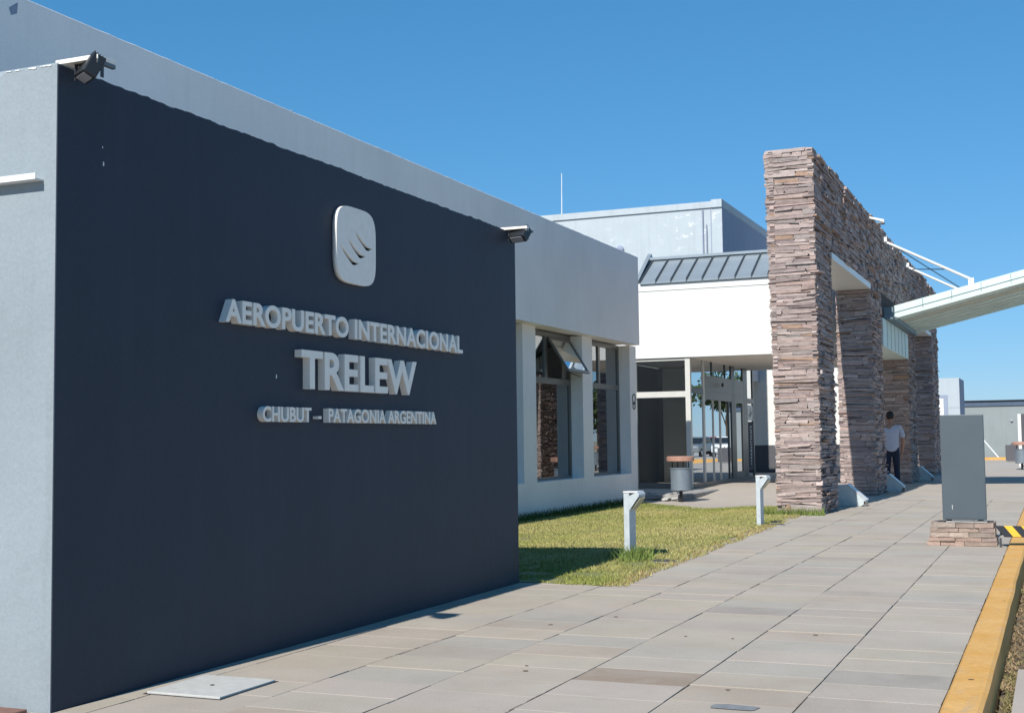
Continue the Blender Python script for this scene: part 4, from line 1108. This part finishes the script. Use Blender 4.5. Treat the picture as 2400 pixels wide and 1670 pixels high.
# ------------------------------------------------------------------ car park across the road (mirrored in the glass doors)
def car(loc, paint, label, rz, van=False):
    t = thing('parked_car', label, 'car', loc, 'cars parked across the road'); t.rotation_euler.z = rz
    H = 1.9 if van else 1.45
    low = [(-2.1, .35), (-2.15, .7), (-2.0, .9), (-1.0, 1.0), (1.9, 1.02), (2.1, .9), (2.15, .4)] 
    q = MB(); q.prism(low, 'y', -.85, .85); q.build('body', paint, t, bevel=.08, seg=3)
    cab = [(-1.15, .98), (-.45, H-.03), (.3, H), (1.3 if not van else 1.85, H-.04), (1.85 if not van else 2.0, 1.0)]
    q = MB(); q.prism(cab, 'y', -.72, .72); q.build('cabin_glass', m_cglass, t, bevel=.06, seg=3)
    q = MB(); q.prism([(-.42, H-.035), (.3, H-.0), (1.28, H-.04), (1.28, H+.03), (.3, H+.05), (-.42, H+.02)], 'y', -.70, .70); q.build('roof', paint, t, bevel=.02)
    for x in (-1.35, 1.35):
        for s in (-1, 1):
            q = MB(); q.tube((0, -.1, 0), (0, .1, 0), .32, 20); o = q.build('wheel', m_tyre, t, bevel=.02); o.location = (x, .78*s, .32)
            q = MB(); q.tube((0, .101*s, 0), (0, .112*s, 0), .2, 14); q.build('rim', m_chrome, o)
    for s in (-1, 1):
        q = MB(); q.box(-2.17, -2.08, .5*s-.16, .5*s+.16, .66, .8); q.build('headlight', m_lens, t, bevel=.02)
for (x, y, p_, lb, rz, v) in ((5.2, 92, m_carw, 'white car parked across the road, seen mirrored in the entrance doors, leftmost', 1.5, False), (8.1, 94, m_carg, 'silver car parked across the road, seen mirrored in the entrance doors', 1.6, False), (10.9, 96, m_carw, 'white van parked across the road, seen mirrored in the entrance doors', 1.55, True), (9.8, 108, m_carr, 'red car parked farthest across the road, seen mirrored in the entrance doors', 1.5, False)):
    car((x, y, -.17), p_, lb, rz, v)
def tree(loc, h, seed, label):
    t = thing('tree', label, 'tree', loc, 'trees beyond the car park'); r = random.Random(seed); rn = np.random.default_rng(seed)
    q = MB(); q.tube((0, 0, -.3), (.1, 0, h*.45), .22, 10, .12)
    for i in range(5):
        a = r.uniform(0, 6.28); q.tube((.05, 0, h*r.uniform(.25, .42)), (math.cos(a)*h*.22, math.sin(a)*h*.22, h*r.uniform(.55, .8)), .08, 6, .03)
    q.build('trunk', m_bark, t)
    n = 2600; cl = [(r.gauss(0, h*.17), r.gauss(0, h*.17), h*r.uniform(.4, .88), h*r.uniform(.1, .17)) for _ in range(15)]
    c = np.array([cl[i % 15] for i in range(n)]); d = rn.normal(size=(n, 3)); d /= np.linalg.norm(d, axis=1)[:, None]
    p = c[:, :3]+d*(c[:, 3:4]*(rn.random((n, 1))**.4)*1.15)
    a = rn.normal(size=(n, 3)); a /= np.linalg.norm(a, axis=1)[:, None]; b_ = np.cross(a, rn.normal(size=(n, 3))); b_ /= np.linalg.norm(b_, axis=1)[:, None]
    s = .16+.14*rn.random((n, 1)); Vt = np.stack([p+a*s, p+b_*s*.6, p-a*s, p-b_*s*.6], 1).reshape(-1, 3)
    me = bpy.data.meshes.new('crown'); me.from_pydata(Vt.tolist(), [], [(4*i, 4*i+1, 4*i+2, 4*i+3) for i in range(n)]); link('crown', me, m_leaf, t)
TL = ['nearest', 'second', 'third', 'fourth', 'fifth', 'sixth', 'seventh', 'eighth', 'farthest']
for i in range(9):
    tree((8+i*6.5, 128+R.uniform(-4, 6), -.3), R.uniform(6, 9.5), 50+i, 'tree beyond the car park mirrored in the doors, %s in its row' % TL[i])
# small debris on the pavement
LEAF = ['leaf fragment near the far end of the navy wall, farther of two', 'leaf fragment near the far end of the navy wall, nearer of two', 'leaf fragment left of the brown paving tile, farther of a close pair', 'leaf fragment left of the brown paving tile, nearer of a close pair', 'leaf fragment in mid pavement beyond the brown tile', 'leaf fragment near the right-hand joint line of the pavement', 'leaf fragment in mid pavement right of the brown tile', 'dark fragment on top of the yellow kerb, nearest the camera', 'leaf fragment at the bottom edge of the picture on a tile', 'dark fragment at the edge of the yellow kerb, farther one']
for i, (x, y) in enumerate(((-2.9, 8.6), (-3.2, 8.1), (-2.75, 6.6), (-2.7, 6.45), (-2.2, 7.9), (-1.45, 8.2), (-1.9, 7.9), (-.45, 6.9), (-1.55, 6.3), (-.40, 10.2))):
    q = MB(); s = R.uniform(.006, .012); q.prism([(0, 0), (s*2, s*.4), (s*2.6, s*1.3), (s*.8, s*1.1)], 'z', .0022, .006); o = q.build('dry_leaf', m_bark); o.location = (x, y, .012 if x > -.5 else 0)
    tag(o, LEAF[i], 'leaf', 'dry leaf fragments on the pavement')
